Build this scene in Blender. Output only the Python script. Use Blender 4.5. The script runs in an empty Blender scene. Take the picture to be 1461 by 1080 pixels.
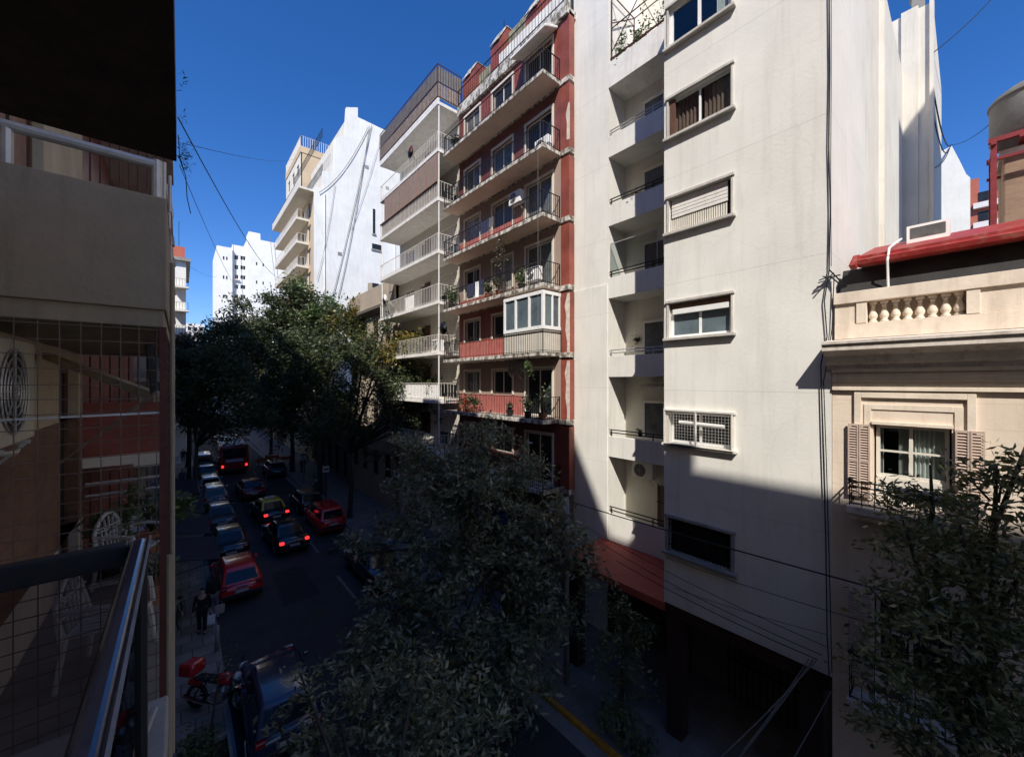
import bpy, bmesh, math, random
import numpy as np
from mathutils import Vector, Matrix
random.seed(7); RNG = np.random.default_rng(11)
R = math.radians
sc = bpy.context.scene
COL = sc.collection

# ------------------------------------------------------------------ camera, sky, sun, exposure
EYE, F, CX, HY, YAW = 9.7, 555.0, 730.5, 545.0, R(40.4)      # metres, photo pixels, heading right of the street
cam = bpy.data.cameras.new('camera'); camo = bpy.data.objects.new('camera', cam); COL.objects.link(camo)
cam.sensor_width = 36; cam.lens = 36*F/1461; cam.shift_y = 0.0034
cam.clip_start = .05; cam.clip_end = 3000
camo.location = (0, 0, EYE); camo.rotation_euler = (R(90), 0, -YAW)
sc.camera = camo
SUN_EL, SUN_FROM = R(46.7), (-1, -1)                          # light travels +X +Y
w = bpy.data.worlds.new('World'); sc.world = w; w.use_nodes = True
nt = w.node_tree; bg = nt.nodes['Background']
sky = nt.nodes.new('ShaderNodeTexSky'); sky.sky_type = 'NISHITA'; sky.sun_disc = False
sky.sun_elevation = SUN_EL; sky.sun_rotation = R(225); sky.altitude = 100
sky.air_density = 1.0; sky.dust_density = 0.15; sky.ozone_density = 3.0
hs = nt.nodes.new('ShaderNodeHueSaturation'); hs.inputs['Saturation'].default_value = 1.3
nt.links.new(sky.outputs[0], hs.inputs['Color']); mu = nt.nodes.new('ShaderNodeMixRGB'); mu.blend_type = 'MULTIPLY'; mu.inputs[0].default_value = 1; mu.inputs[2].default_value = (.93, .98, 1.28, 1)
nt.links.new(hs.outputs[0], mu.inputs[1]); nt.links.new(mu.outputs[0], bg.inputs[0])
bg.inputs[1].default_value = .108
sl = bpy.data.lights.new('sun', 'SUN'); sl.energy = 5.0; sl.angle = R(.5); sl.color = (1, .95, .87)
so = bpy.data.objects.new('sun', sl); COL.objects.link(so); so.location = (-20, -20, 60)
so.rotation_euler = Vector((1, 1, -1.5)).to_track_quat('-Z', 'Y').to_euler()
sc.view_settings.view_transform = 'Standard'; sc.view_settings.look = 'None'
sc.view_settings.exposure = 0.29; sc.view_settings.gamma = 1

# ------------------------------------------------------------------ where a photo pixel meets a plane
FW = Vector((math.sin(YAW), math.cos(YAW), 0)); RT = Vector((math.cos(YAW), -math.sin(YAW), 0))
def ray(px, py): return FW + RT*((px-CX)/F) + Vector((0, 0, (HY-py)/F))
def atX(px, py, X): d = ray(px, py); return d*(X/d.x) + Vector((0, 0, EYE))
def atY(px, py, Y): d = ray(px, py); return d*(Y/d.y) + Vector((0, 0, EYE))
def atZ(px, py, Z): d = ray(px, py); return d*((Z-EYE)/d.z) + Vector((0, 0, EYE))

# ------------------------------------------------------------------ objects, parts and their tags
WOFF = {}
def tag(o, label=None, cat=None, group=None, kind=None):
    if label: o['label'] = label
    if cat: o['category'] = cat
    if group: o['group'] = group
    if kind: o['kind'] = kind
    return o
def thing(name, loc, label, cat, group=None):
    o = bpy.data.objects.new(name, None); COL.objects.link(o); o.location = loc; o.empty_display_size = .2
    WOFF[o.name] = Vector(loc)
    return tag(o, label, cat, group)
def link_mesh(name, me, mat, parent=None, smooth=False):
    o = bpy.data.objects.new(name, me); COL.objects.link(o)
    for m in (mat if isinstance(mat, (list, tuple)) else [mat]): me.materials.append(m)
    if parent: o.parent = parent; WOFF[o.name] = WOFF.get(parent.name, Vector())
    if smooth: me.polygons.foreach_set('use_smooth', [True]*len(me.polygons))
    return o
def copy_tree(o, parent=None):
    c = o.copy(); COL.objects.link(c); c.parent = parent
    for ch in list(o.children): copy_tree(ch, c)
    return c

class MB:
    def __init__(s): s.v = []; s.f = []
    def add(s, vs, fs):
        n = len(s.v); s.v += [tuple(p) for p in vs]; s.f += [tuple(i+n for i in f) for f in fs]; return s
    def quad(s, a, b, c, d): return s.add([a, b, c, d], [(0, 1, 2, 3)])
    def box(s, x0, x1, y0, y1, z0, z1):
        return s.add([(x0,y0,z0),(x1,y0,z0),(x1,y1,z0),(x0,y1,z0),(x0,y0,z1),(x1,y0,z1),(x1,y1,z1),(x0,y1,z1)],
                     [(0,3,2,1),(4,5,6,7),(0,1,5,4),(1,2,6,5),(2,3,7,6),(3,0,4,7)])
    def bar(s, p, q, w, h=None, up=(0, 0, 1)):
        p, q = Vector(p), Vector(q); h = h or w; d = q-p
        if d.length < 1e-6: return s
        d.normalize(); u = Vector(up)
        if abs(d.dot(u)) > .98: u = Vector((1, 0, 0))
        sx = d.cross(u).normalized(); uz = sx.cross(d)
        vs = []
        for e in (p, q):
            for i, j in ((-1,-1),(1,-1),(1,1),(-1,1)): vs.append(e+sx*(i*w/2)+uz*(j*h/2))
        return s.add(vs, [(0,1,2,3),(7,6,5,4),(0,4,5,1),(1,5,6,2),(2,6,7,3),(3,7,4,0)])
    def tube(s, pts, rad, n=6, cap=True):
        pts = [Vector(p) for p in pts]; m = len(pts)
        rads = rad if isinstance(rad, (list, tuple)) else [rad]*m
        vs, fs = [], []; ref = None
        for i, p in enumerate(pts):
            d = (pts[min(i+1, m-1)]-pts[max(i-1, 0)])
            d = d.normalized() if d.length > 1e-9 else Vector((0, 0, 1))
            if ref is None: ref = Vector((0, 0, 1)) if abs(d.z) < .9 else Vector((1, 0, 0))
            a = d.cross(ref)
            if a.length < 1e-4: a = d.cross(Vector((0, 1, 0)))
            a.normalize(); b = d.cross(a).normalized(); ref = -b if False else ref
            for k in range(n):
                t = 2*math.pi*k/n; vs.append(p+(a*math.cos(t)+b*math.sin(t))*rads[i])
        for i in range(m-1):
            for k in range(n):
                fs.append((i*n+k, i*n+(k+1) % n, (i+1)*n+(k+1) % n, (i+1)*n+k))
        if cap: fs += [tuple(range(n))[::-1], tuple(range((m-1)*n, m*n))]
        return s.add(vs, fs)
    def lathe(s, c, prof, n=12, axis='z'):
        c = Vector(c); vs, fs = [], []; m = len(prof)
        for r, h in prof:
            for k in range(n):
                t = 2*math.pi*k/n; x, y = r*math.cos(t), r*math.sin(t)
                vs.append(c+Vector({'z': (x, y, h), 'x': (h, x, y), 'y': (x, h, y)}[axis]))
        for i in range(m-1):
            for k in range(n): fs.append((i*n+k, i*n+(k+1) % n, (i+1)*n+(k+1) % n, (i+1)*n+k))
        fs += [tuple(range(n))[::-1], tuple(range((m-1)*n, m*n))]
        return s.add(vs, fs)
    def torus(s, c, r1, r2, axis='x', n=20, m=6):
        c = Vector(c); vs, fs = [], []
        for i in range(n):
            t = 2*math.pi*i/n
            for j in range(m):
                q = 2*math.pi*j/m; rr = r1+r2*math.cos(q); h = r2*math.sin(q); x, y = rr*math.cos(t), rr*math.sin(t)
                vs.append(c+Vector({'z': (x, y, h), 'x': (h, x, y), 'y': (x, h, y)}[axis]))
        for i in range(n):
            for j in range(m): fs.append((i*m+j, ((i+1) % n)*m+j, ((i+1) % n)*m+(j+1) % m, i*m+(j+1) % m))
        return s.add(vs, fs)
    def prism(s, poly, M, d0, d1):                            # poly of (a, z), extruded in depth through map M(a, depth, z)
        n = len(poly); vs = [M(a, d0, z) for a, z in poly]+[M(a, d1, z) for a, z in poly]
        return s.add(vs, [tuple(range(n)), tuple(range(n, 2*n))[::-1]]+[(i, (i+1) % n, n+(i+1) % n, n+i) for i in range(n)])
    def mbox(s, M, a0, a1, d0, d1, z0, z1): return s.prism([(a0,z0),(a1,z0),(a1,z1),(a0,z1)], M, d0, d1)
    def wall(s, M, a0, a1, z0, z1, holes, depth):             # a wall face with real openings and reveals
        A = sorted({a0, a1, *[min(max(h[i], a0), a1) for h in holes for i in (0, 1)]})
        Z = sorted({z0, z1, *[min(max(h[i], z0), z1) for h in holes for i in (2, 3)]})
        for i in range(len(A)-1):
            for j in range(len(Z)-1):
                a, z = (A[i]+A[i+1])/2, (Z[j]+Z[j+1])/2
                if any(h[0] < a < h[1] and h[2] < z < h[3] for h in holes): continue
                s.quad(M(A[i], 0, Z[j]), M(A[i+1], 0, Z[j]), M(A[i+1], 0, Z[j+1]), M(A[i], 0, Z[j+1]))
        for b0, b1, c0, c1 in holes:
            for p, q in (((b0,c0),(b1,c0)), ((b1,c0),(b1,c1)), ((b1,c1),(b0,c1)), ((b0,c1),(b0,c0))):
                s.quad(M(p[0],0,p[1]), M(q[0],0,q[1]), M(q[0],depth,q[1]), M(p[0],depth,p[1]))
        return s
    def mesh(s, name, off=Vector()):
        me = bpy.data.meshes.new(name); me.from_pydata([(p[0]-off[0], p[1]-off[1], p[2]-off[2]) for p in s.v], [], s.f)
        b = bmesh.new(); b.from_mesh(me); bmesh.ops.recalc_face_normals(b, faces=b.faces); b.to_mesh(me); b.free(); me.update(); return me
    def build(s, name, mat, parent=None, smooth=False, bevel=0, seg=2):
        off = WOFF.get(parent.name, Vector()) if parent else Vector()
        o = link_mesh(name, s.mesh(name, off), mat, parent, smooth)
        if bevel:
            b = o.modifiers.new('bevel', 'BEVEL'); b.width = bevel; b.segments = seg; b.limit_method = 'ANGLE'; b.angle_limit = R(35)
        return o
def face_mx(X): return lambda a, d, z: (X+d, a, z)            # wall facing the street from the right (-X)
def face_px(X): return lambda a, d, z: (X-d, a, z)            # wall facing +X
def face_my(Y): return lambda a, d, z: (a, Y+d, z)            # wall facing the camera (-Y)

# ------------------------------------------------------------------ procedural materials
def mk(name):
    m = bpy.data.materials.new(name); m.use_nodes = True; n = m.node_tree
    return m, n, n.nodes['Principled BSDF']
def mat(name, c, rough=.8, var=.12, scale=2.0, bump=.0, bscale=30, metal=0, streak=0, spec=.35, c2=None, stain=0, stainc=(.06,.05,.04), emit=0, stretch=.12, coat=0, sthr=(.50,.74)):
    m, n, b = mk(name); L = n.links.new
    b.inputs['Roughness'].default_value = rough; b.inputs['Metallic'].default_value = metal
    b.inputs['Specular IOR Level'].default_value = spec; b.inputs['Coat Weight'].default_value = coat
    tc = n.nodes.new('ShaderNodeTexCoord')
    no = n.nodes.new('ShaderNodeTexNoise'); no.inputs['Scale'].default_value = scale; no.inputs['Detail'].default_value = 6; no.inputs['Roughness'].default_value = .65
    L(tc.outputs['Object'], no.inputs['Vector'])
    rp = n.nodes.new('ShaderNodeValToRGB'); e = rp.color_ramp.elements
    e[0].position, e[1].position = .3, .7
    e[0].color = (*[max(0, x*(1-var)) for x in c], 1); e[1].color = (*[min(1, x*(1+var)) for x in (c2 or c)], 1)
    L(no.outputs['Fac'], rp.inputs['Fac']); col = rp.outputs['Color']
    if streak or stain:
        mp = n.nodes.new('ShaderNodeMapping'); mp.inputs['Scale'].default_value = (1, 1, stretch)
        L(tc.outputs['Object'], mp.inputs['Vector'])
        s2 = n.nodes.new('ShaderNodeTexNoise'); s2.inputs['Scale'].default_value = 3.2 if not stain else 5; s2.inputs['Detail'].default_value = 8; s2.inputs['Roughness'].default_value = .7
        L(mp.outputs[0], s2.inputs['Vector'])
        r2 = n.nodes.new('ShaderNodeValToRGB'); q = r2.color_ramp.elements
        q[0].position, q[1].position = sthr
        q[0].color = (0, 0, 0, 1); k = max(streak, stain); q[1].color = (k, k, k, 1)
        L(s2.outputs['Fac'], r2.inputs['Fac'])
        mx = n.nodes.new('ShaderNodeMixRGB'); mx.inputs['Color2'].default_value = (*stainc, 1)
        L(r2.outputs['Color'], mx.inputs['Fac']); L(col, mx.inputs['Color1']); col = mx.outputs['Color']
    L(col, b.inputs['Base Color'])
    if bump:
        bn = n.nodes.new('ShaderNodeTexNoise'); bn.inputs['Scale'].default_value = bscale; bn.inputs['Detail'].default_value = 4
        L(tc.outputs['Object'], bn.inputs['Vector'])
        bp = n.nodes.new('ShaderNodeBump'); bp.inputs['Strength'].default_value = bump; bp.inputs['Distance'].default_value = .02
        L(bn.outputs['Fac'], bp.inputs['Height']); L(bp.outputs[0], b.inputs['Normal'])
    if emit:
        b.inputs['Emission Color'].default_value = (*c, 1); b.inputs['Emission Strength'].default_value = emit
    return m
def bricks(name, c1, c2, mortar, scale, rough=.6, axis='yz', bw=.5, rh=.25, ms=.015, bump=.3, stain=0):
    m, n, b = mk(name); L = n.links.new; b.inputs['Roughness'].default_value = rough
    tc = n.nodes.new('ShaderNodeTexCoord'); sp = n.nodes.new('ShaderNodeSeparateXYZ'); cb = n.nodes.new('ShaderNodeCombineXYZ')
    L(tc.outputs['Object'], sp.inputs[0])
    if axis == 'xy': L(sp.outputs['X'], cb.inputs['X']); L(sp.outputs['Y'], cb.inputs['Y'])
    else:
        ad = n.nodes.new('ShaderNodeMath'); L(sp.outputs['X'], ad.inputs[0]); L(sp.outputs['Y'], ad.inputs[1])
        L(ad.outputs[0], cb.inputs['X']); L(sp.outputs['Z'], cb.inputs['Y'])
    br = n.nodes.new('ShaderNodeTexBrick'); br.inputs['Scale'].default_value = scale
    br.inputs['Color1'].default_value = (*c1, 1); br.inputs['Color2'].default_value = (*c2, 1); br.inputs['Mortar'].default_value = (*mortar, 1)
    br.inputs['Brick Width'].default_value = bw; br.inputs['Row Height'].default_value = rh; br.inputs['Mortar Size'].default_value = ms
    L(cb.outputs[0], br.inputs['Vector'])
    no = n.nodes.new('ShaderNodeTexNoise'); no.inputs['Scale'].default_value = 1.3; no.inputs['Detail'].default_value = 8; L(tc.outputs['Object'], no.inputs['Vector'])
    rp = n.nodes.new('ShaderNodeValToRGB'); e = rp.color_ramp.elements; e[0].position, e[1].position = .3, .72; e[0].color = (.62,.6,.58,1); e[1].color = (1.1,1.1,1.1,1)
    L(no.outputs['Fac'], rp.inputs['Fac'])
    mx = n.nodes.new('ShaderNodeMixRGB'); mx.blend_type = 'MULTIPLY'; mx.inputs['Fac'].default_value = 1
    L(br.outputs['Color'], mx.inputs['Color1']); L(rp.outputs['Color'], mx.inputs['Color2']); L(mx.outputs[0], b.inputs['Base Color'])
    bp = n.nodes.new('ShaderNodeBump'); bp.inputs['Strength'].default_value = bump; bp.inputs['Distance'].default_value = .01; bp.invert = True
    L(br.outputs['Fac'], bp.inputs['Height']); L(bp.outputs[0], b.inputs['Normal'])
    return m
def plaster(name, c, dirt, joint=2.8, z0=0.0, jw=.018, dirtk=.45):   # render with faint day joints, rain streaks and patches
    m, n, b = mk(name); L = n.links.new; b.inputs['Roughness'].default_value = .88; b.inputs['Specular IOR Level'].default_value = .2
    tc = n.nodes.new('ShaderNodeTexCoord')
    def noise(sc_, det, vec=None, ro=.6):
        q = n.nodes.new('ShaderNodeTexNoise'); q.inputs['Scale'].default_value = sc_; q.inputs['Detail'].default_value = det; q.inputs['Roughness'].default_value = ro
        L(vec or tc.outputs['Object'], q.inputs['Vector']); return q.outputs['Fac']
    def ramp(fac, p0, p1, c0, c1):
        q = n.nodes.new('ShaderNodeValToRGB'); e = q.color_ramp.elements; e[0].position, e[1].position = p0, p1; e[0].color, e[1].color = (*c0, 1), (*c1, 1)
        L(fac, q.inputs['Fac']); return q.outputs['Color']
    def mix(f, a, bb, mode='MIX'):
        q = n.nodes.new('ShaderNodeMixRGB'); q.blend_type = mode
        for v, i in ((f, 'Fac'), (a, 'Color1'), (bb, 'Color2')):
            if hasattr(v, 'is_output') or hasattr(v, 'links'): L(v, q.inputs[i])
            else: q.inputs[i].default_value = v if not isinstance(v, tuple) else (*v, 1)
        return q.outputs['Color']
    base = ramp(noise(.55, 6), .32, .68, [x*.9 for x in c], [min(1, x*1.04) for x in c])
    mp = n.nodes.new('ShaderNodeMapping'); mp.inputs['Scale'].default_value = (2.2, 2.2, .16); L(tc.outputs['Object'], mp.inputs['Vector'])
    st = ramp(noise(2.0, 8, mp.outputs[0], .7), .5, .8, (0,0,0), (dirtk,)*3)
    base = mix(st, base, tuple(dirt))
    pa = ramp(noise(1.7, 7, None, .75), .62, .72, (0,0,0), (.22,)*3)
    base = mix(pa, base, tuple(x*.75 for x in c))
    nv = n.nodes.new('ShaderNodeTexNoise'); nv.inputs['Scale'].default_value = 1.1; nv.inputs['Detail'].default_value = 5; L(tc.outputs['Object'], nv.inputs['Vector'])
    vm = n.nodes.new('ShaderNodeVectorMath'); vm.operation = 'ADD'; L(tc.outputs['Object'], vm.inputs[0]); L(nv.outputs['Color'], vm.inputs[1])
    vo = n.nodes.new('ShaderNodeTexVoronoi'); vo.feature = 'DISTANCE_TO_EDGE'; vo.inputs['Scale'].default_value = .33; L(vm.outputs[0], vo.inputs['Vector'])
    ck = ramp(vo.outputs['Distance'], .0, .005, (.16,)*3, (0,0,0)); base = mix(ck, base, tuple(x*.5 for x in c))
    if joint:
        sp = n.nodes.new('ShaderNodeSeparateXYZ'); L(tc.outputs['Object'], sp.inputs[0])
        def mth(op, a, bb):
            q = n.nodes.new('ShaderNodeMath'); q.operation = op
            for v, i in ((a, 0), (bb, 1)):
                if isinstance(v, (int, float)): q.inputs[i].default_value = v
                else: L(v, q.inputs[i])
            return q.outputs[0]
        fr = mth('FRACT', mth('DIVIDE', mth('SUBTRACT', sp.outputs['Z'], z0), joint), 0)
        jl = mth('MULTIPLY', mth('LESS_THAN', fr, jw/joint), .35)
        base = mix(jl, base, tuple(x*.5 for x in c))
    L(base, b.inputs['Base Color'])
    bp = n.nodes.new('ShaderNodeBump'); bp.inputs['Strength'].default_value = .18; bp.inputs['Distance'].default_value = .02
    L(noise(14, 6), bp.inputs['Height']); L(bp.outputs[0], b.inputs['Normal'])
    return m
def leaf_mat(name, cols, trans=.25, rough=.45):
    m, n, b = mk(name); L = n.links.new; b.inputs['Roughness'].default_value = rough; b.inputs['Specular IOR Level'].default_value = .4
    g = n.nodes.new('ShaderNodeNewGeometry'); rp = n.nodes.new('ShaderNodeValToRGB'); e = rp.color_ramp.elements
    e[0].color = (*cols[0], 1); e[1].color = (*cols[-1], 1)
    for i, c in enumerate(cols[1:-1]): q = e.new((i+1)/(len(cols)-1)); q.color = (*c, 1)
    L(g.outputs['Random Per Island'], rp.inputs['Fac']); L(rp.outputs['Color'], b.inputs['Base Color'])
    t = n.nodes.new('ShaderNodeBsdfTranslucent'); L(rp.outputs['Color'], t.inputs['Color'])
    mx = n.nodes.new('ShaderNodeMixShader'); mx.inputs[0].default_value = trans
    L(b.outputs[0], mx.inputs[1]); L(t.outputs[0], mx.inputs[2]); L(mx.outputs[0], n.nodes['Material Output'].inputs['Surface'])
    return m
def glass_mat(name, tint, refl=1.0, ior=1.5, rough=.02):
    m, n, b = mk(name); L = n.links.new
    t = n.nodes.new('ShaderNodeBsdfTransparent'); t.inputs[0].default_value = (*tint, 1)
    g = n.nodes.new('ShaderNodeBsdfGlossy'); g.inputs['Roughness'].default_value = rough; g.inputs[0].default_value = (refl, refl, refl, 1)
    ge = n.nodes.new('ShaderNodeNewGeometry'); dt = n.nodes.new('ShaderNodeVectorMath'); dt.operation = 'DOT_PRODUCT'
    L(ge.outputs['Incoming'], dt.inputs[0]); L(ge.outputs['Normal'], dt.inputs[1])
    def mth(op, a, b):
        q = n.nodes.new('ShaderNodeMath'); q.operation = op
        for v, i in ((a, 0), (b, 1)):
            if isinstance(v, (int, float)): q.inputs[i].default_value = v
            else: L(v, q.inputs[i])
        return q.outputs[0]
    f0 = ((ior-1)/(ior+1))**2                                  # Schlick, the same from both faces of the pane
    pw = mth('POWER', mth('SUBTRACT', 1.0, mth('ABSOLUTE', dt.outputs['Value'], 0)), 5.0)
    class fr: outputs = [mth('ADD', mth('MULTIPLY', pw, 1-f0), f0)]
    mx = n.nodes.new('ShaderNodeMixShader'); L(fr.outputs[0], mx.inputs[0]); L(t.outputs[0], mx.inputs[1]); L(g.outputs[0], mx.inputs[2])
    L(mx.outputs[0], n.nodes['Material Output'].inputs['Surface']); return m

M = {}
M['white_wall'] = plaster('cream plaster', (.735,.71,.65), (.42,.39,.33), 2.84, .95, dirtk=.42)
M['white_wall2'] = plaster('cream plaster side', (.72,.68,.60), (.42,.36,.28), 0, dirtk=.6)
M['recess_wall'] = plaster('recess plaster', (.68,.65,.56), (.35,.33,.28), 0, dirtk=.3)
M['party_white'] = plaster('white party wall', (.79,.78,.74), (.5,.48,.44), 0, dirtk=.5)
M['far_white'] = plaster('far white wall', (.82,.82,.79), (.55,.54,.5), 0, dirtk=.4)
M['tan_wall'] = plaster('tan wall', (.58,.45,.30), (.35,.27,.2), 0, dirtk=.3)
M['house_wall'] = plaster('house stucco', (.74,.62,.50), (.42,.28,.17), .42, .1, .010, dirtk=.45)
M['house_trim'] = mat('house mouldings', (.74,.63,.51), .85, .12, 2.5, .15, 25, streak=.4, stainc=(.3,.2,.12))
M['cornice_top'] = mat('weathered cornice', (.62,.55,.48), .9, .2, 3, .2, 25, stain=.6, stainc=(.2,.13,.07), stretch=.5)
M['concrete'] = mat('grey concrete', (.28,.27,.25), .9, .2, 2.2, .25, 22, streak=.35, stainc=(.1,.09,.08))
M['neigh_conc'] = mat('beige rendered parapet', (.30,.25,.185), .92, .14, 1.6, .22, 26, streak=.7, stainc=(.13,.105,.075))
M['pale_conc'] = mat('pale weathered slab edge', (.62,.58,.52), .9, .15, 3, .2, 25, stain=.95, stainc=(.11,.095,.07), stretch=.55, sthr=(.44,.56))
M['soffit'] = mat('painted soffit', (.70,.54,.43), .9, .1, 1.5, .05)
M['soffit_pale'] = mat('pale soffit', (.72,.66,.58), .9, .08, 1.5, .05, streak=.2)
M['white_slab'] = mat('whitewashed slab', (.74,.71,.66), .85, .1, 3, .1, 25, streak=.45, stainc=(.35,.3,.26))
M['white_paint'] = mat('white paint', (.78,.77,.74), .5, .06, 4)
M['cream_paint'] = mat('cream paint', (.68,.63,.54), .6, .08, 4, streak=.2, stainc=(.4,.34,.27))
M['red_tile'] = bricks('red mosaic tile', (.34,.075,.048), (.28,.06,.04), (.22,.085,.065), 5.2, .45, bw=.42, rh=.26, ms=.03)
M['maroon'] = bricks('maroon and shaded red tile', (.26,.075,.062), (.21,.06,.05), (.16,.07,.06), 4.6, .5, bw=.42, rh=.3, ms=.03)  # on the red building: red tile darkened for shade under its balconies
M['taupe'] = plaster('taupe shaded wall', (.36,.265,.215), (.16,.11,.09), 0)  # brownish balcony shade put into the colour of the red building walls
M['pink_panel'] = mat('coral red breast wall', (.44,.13,.11), .75, .18, 3, streak=.5, stainc=(.5,.3,.25))
M['cream_tile'] = mat('peeling cream patch', (.6,.5,.42), .9, .25, 6, .3, 20)
M['stone'] = plaster('old stone front', (.42,.35,.27), (.22,.17,.12), .55, .1, .03)
M['dark_stone'] = plaster('dark stone front', (.22,.19,.165), (.1,.085,.07), .6, .1, .03)  # a darker plaster than the old stone front
M['roof_red'] = mat('red painted roof', (.27,.025,.022), .5, .25, 3, .15, 18, stain=.4, stainc=(.45,.3,.22), stretch=1)
M['terracotta'] = mat('red terrace paint', (.36,.075,.05), .75, .15, 3, .1, streak=.3, stainc=(.15,.05,.04))
M['eave_shade'] = mat('black eave shade', (.018,.017,.017), .7, .3, 3, .2, 15)  # near black stands in for shade in the recess under the red roof
M['asphalt'] = mat('asphalt', (.042,.042,.045), .85, .22, 1.2, .3, 60, streak=.0)
M['side_tile'] = bricks('pavement slabs', (.27,.27,.275), (.17,.17,.175), (.06,.06,.06), 1.0, .75, axis='xy', bw=.62, rh=.62, ms=.015, bump=.4)
M['side_plain'] = bricks('smooth pavement', (.20,.20,.205), (.18,.18,.185), (.13,.13,.13), 1.0, .75, axis='xy', bw=.4, rh=.4, ms=.008, bump=.2)
M['kerb'] = mat('granite kerb', (.2,.2,.2), .85, .2, 5, .2)
M['kerb_yellow'] = mat('yellow painted kerb', (.55,.27,.03), .7, .25, 6, .2, stain=.3, stretch=1)
M['paint_line'] = mat('worn road paint', (.16,.16,.155), .8, .4, 8)
M['ground'] = mat('city ground', (.12,.115,.11), .95, .2, .05)
M['iron'] = mat('black iron', (.018,.017,.016), .45, .2, 8, metal=.3)
M['iron_rust'] = mat('rust red steel', (.085,.028,.022), .55, .3, 6, metal=.2, stain=.4, stainc=(.02,.012,.01))
M['red_steel'] = mat('red oxide steel', (.2,.025,.03), .5, .2, 6)
M['white_iron'] = mat('white iron', (.66,.63,.58), .5, .1, 8)
M['galv'] = mat('galvanised pipe', (.52,.51,.49), .4, .15, 9, metal=.45)
M['rail_paint'] = mat('black rail paint with sky tint', (.025,.03,.06), .2, .25, 10, .03, 60, spec=.6, coat=.5)  # navy tint stands in for blue sky reflected on the black rail
M['rail_edge'] = mat('worn bright rail edge', (.38,.36,.34), .35, .2, 12, metal=.5)
M['smoked'] = glass_mat('smoked glass', (.62,.60,.62), .5, 1.3)
M['glass'] = glass_mat('clear window glass', (.80,.84,.84), 1.0, 1.5)
M['pane'] = mat('dark window glass', (.022,.024,.026), .09, .3, 1.5, spec=.28)
M['pane_grey'] = mat('window glass over net curtain', (.12,.125,.122), .1, .35, 3, spec=.3, streak=.5, stainc=(.05,.05,.05))
M['pane_blue'] = mat('veranda glass', (.10,.13,.145), .05, .35, 1.2, spec=.7)
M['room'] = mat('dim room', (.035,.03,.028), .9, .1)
M['curtain'] = mat('white curtain', (.82,.80,.76), .9, .06, 6)
M['curtain_brown'] = mat('brown blind', (.25,.15,.115), .9, .2, 9, streak=.5, stainc=(.38,.27,.22))
M['blind'] = mat('white roller shutter', (.70,.66,.61), .6, .08, 4, streak=.3, stainc=(.5,.42,.37))
M['brown_wood'] = mat('brown varnished wood', (.11,.055,.035), .5, .3, 6, streak=.5, stainc=(.05,.03,.02))
M['shutter_wood'] = mat('beige louvred shutter', (.50,.39,.32), .65, .12, 5)
M['reed'] = mat('reed fence', (.27,.225,.19), .9, .35, 5, .3, 40, streak=.6, stainc=(.28,.22,.17))
M['blind_tan'] = mat('tan roller blind', (.25,.185,.15), .85, .12, 3, streak=.3, stainc=(.2,.12,.09))
M['own_upper'] = mat('cream bounce storeys', (.76,.67,.53), .9, .1, 1.5)  # unseen storeys kept pale to bounce warm light into the recessed balconies
M['own_wall'] = mat('dark low bounce render', (.07,.06,.05), .9, .2, 1.5)  # unseen lower wall kept dark to hold back bounced light
M['tan_render'] = bricks('brown brick', (.21,.105,.065), (.16,.08,.05), (.15,.11,.085), 3.4, .85, bw=.5, rh=.2, ms=.02)
M['cream_old'] = mat('old cream render', (.47,.40,.29), .9, .15, 1.6, .2, 20, streak=.4, stainc=(.2,.16,.11))
M['floor_grey'] = mat('worn balcony floor', (.22,.205,.19), .8, .2, 2, .1)
M['tank'] = mat('cement water tank', (.165,.165,.16), .85, .2, 2, .25, 20, streak=.5, stainc=(.12,.11,.1))
M['chimney'] = bricks('tan brick chimney', (.36,.24,.16), (.30,.20,.14), (.28,.21,.16), 4, .85, bw=.5, rh=.22)
M['far_brick'] = mat('far red brick', (.42,.12,.075), .8, .12, 1)
M['far_band'] = mat('far white band', (.7,.65,.62), .8, .1, 1)
M['rubber'] = mat('tyre rubber', (.015,.015,.016), .8, .1, 8)
M['alloy'] = mat('alloy rim', (.42,.42,.44), .3, .1, 8, metal=.8)
M['chrome'] = mat('chrome', (.6,.6,.62), .15, .05, 8, metal=1)
M['black_plastic'] = mat('black plastic', (.02,.02,.021), .5, .15, 8)
M['lamp_clear'] = mat('headlamp', (.6,.6,.62), .1, .05, 8, spec=.8)
M['lamp_red'] = mat('unlit tail lamp', (.28,.012,.012), .2, .1, 8, spec=.6)
M['lamp_on'] = mat('lit brake lamp', (1,.03,.03), .3, .0, 8, emit=1.5)
M['plate'] = mat('number plate', (.4,.4,.42), .5, .05, 8)
M['plastic_white'] = mat('white resin', (.42,.42,.41), .45, .06, 5)
M['navy_canvas'] = mat('navy canvas', (.014,.016,.032), .85, .2, 3, .1)
M['bark'] = mat('bark', (.055,.045,.036), .95, .35, 8, .5, 18)
M['pot_clay'] = mat('clay pot', (.3,.12,.07), .85, .15, 6)
M['pot_dark'] = mat('dark pot', (.03,.027,.025), .7, .2, 6)
M['dark_paint'] = mat('dark oxblood paint', (.045,.02,.018), .7, .25, 4)
M['moss_conc'] = mat('mossy concrete', (.30,.28,.20), .95, .25, 3, .3, 20, stain=.8, stainc=(.10,.09,.06), stretch=.4, sthr=(.42,.62))
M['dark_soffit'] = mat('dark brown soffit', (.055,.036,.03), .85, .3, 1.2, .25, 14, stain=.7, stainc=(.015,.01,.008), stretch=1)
M['asphalt_new'] = mat('newer asphalt', (.027,.027,.03), .9, .25, 3, .3, 70)
M['wire'] = mat('weathered wire', (.15,.11,.09), .6, .3, 8, metal=.2)
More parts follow.
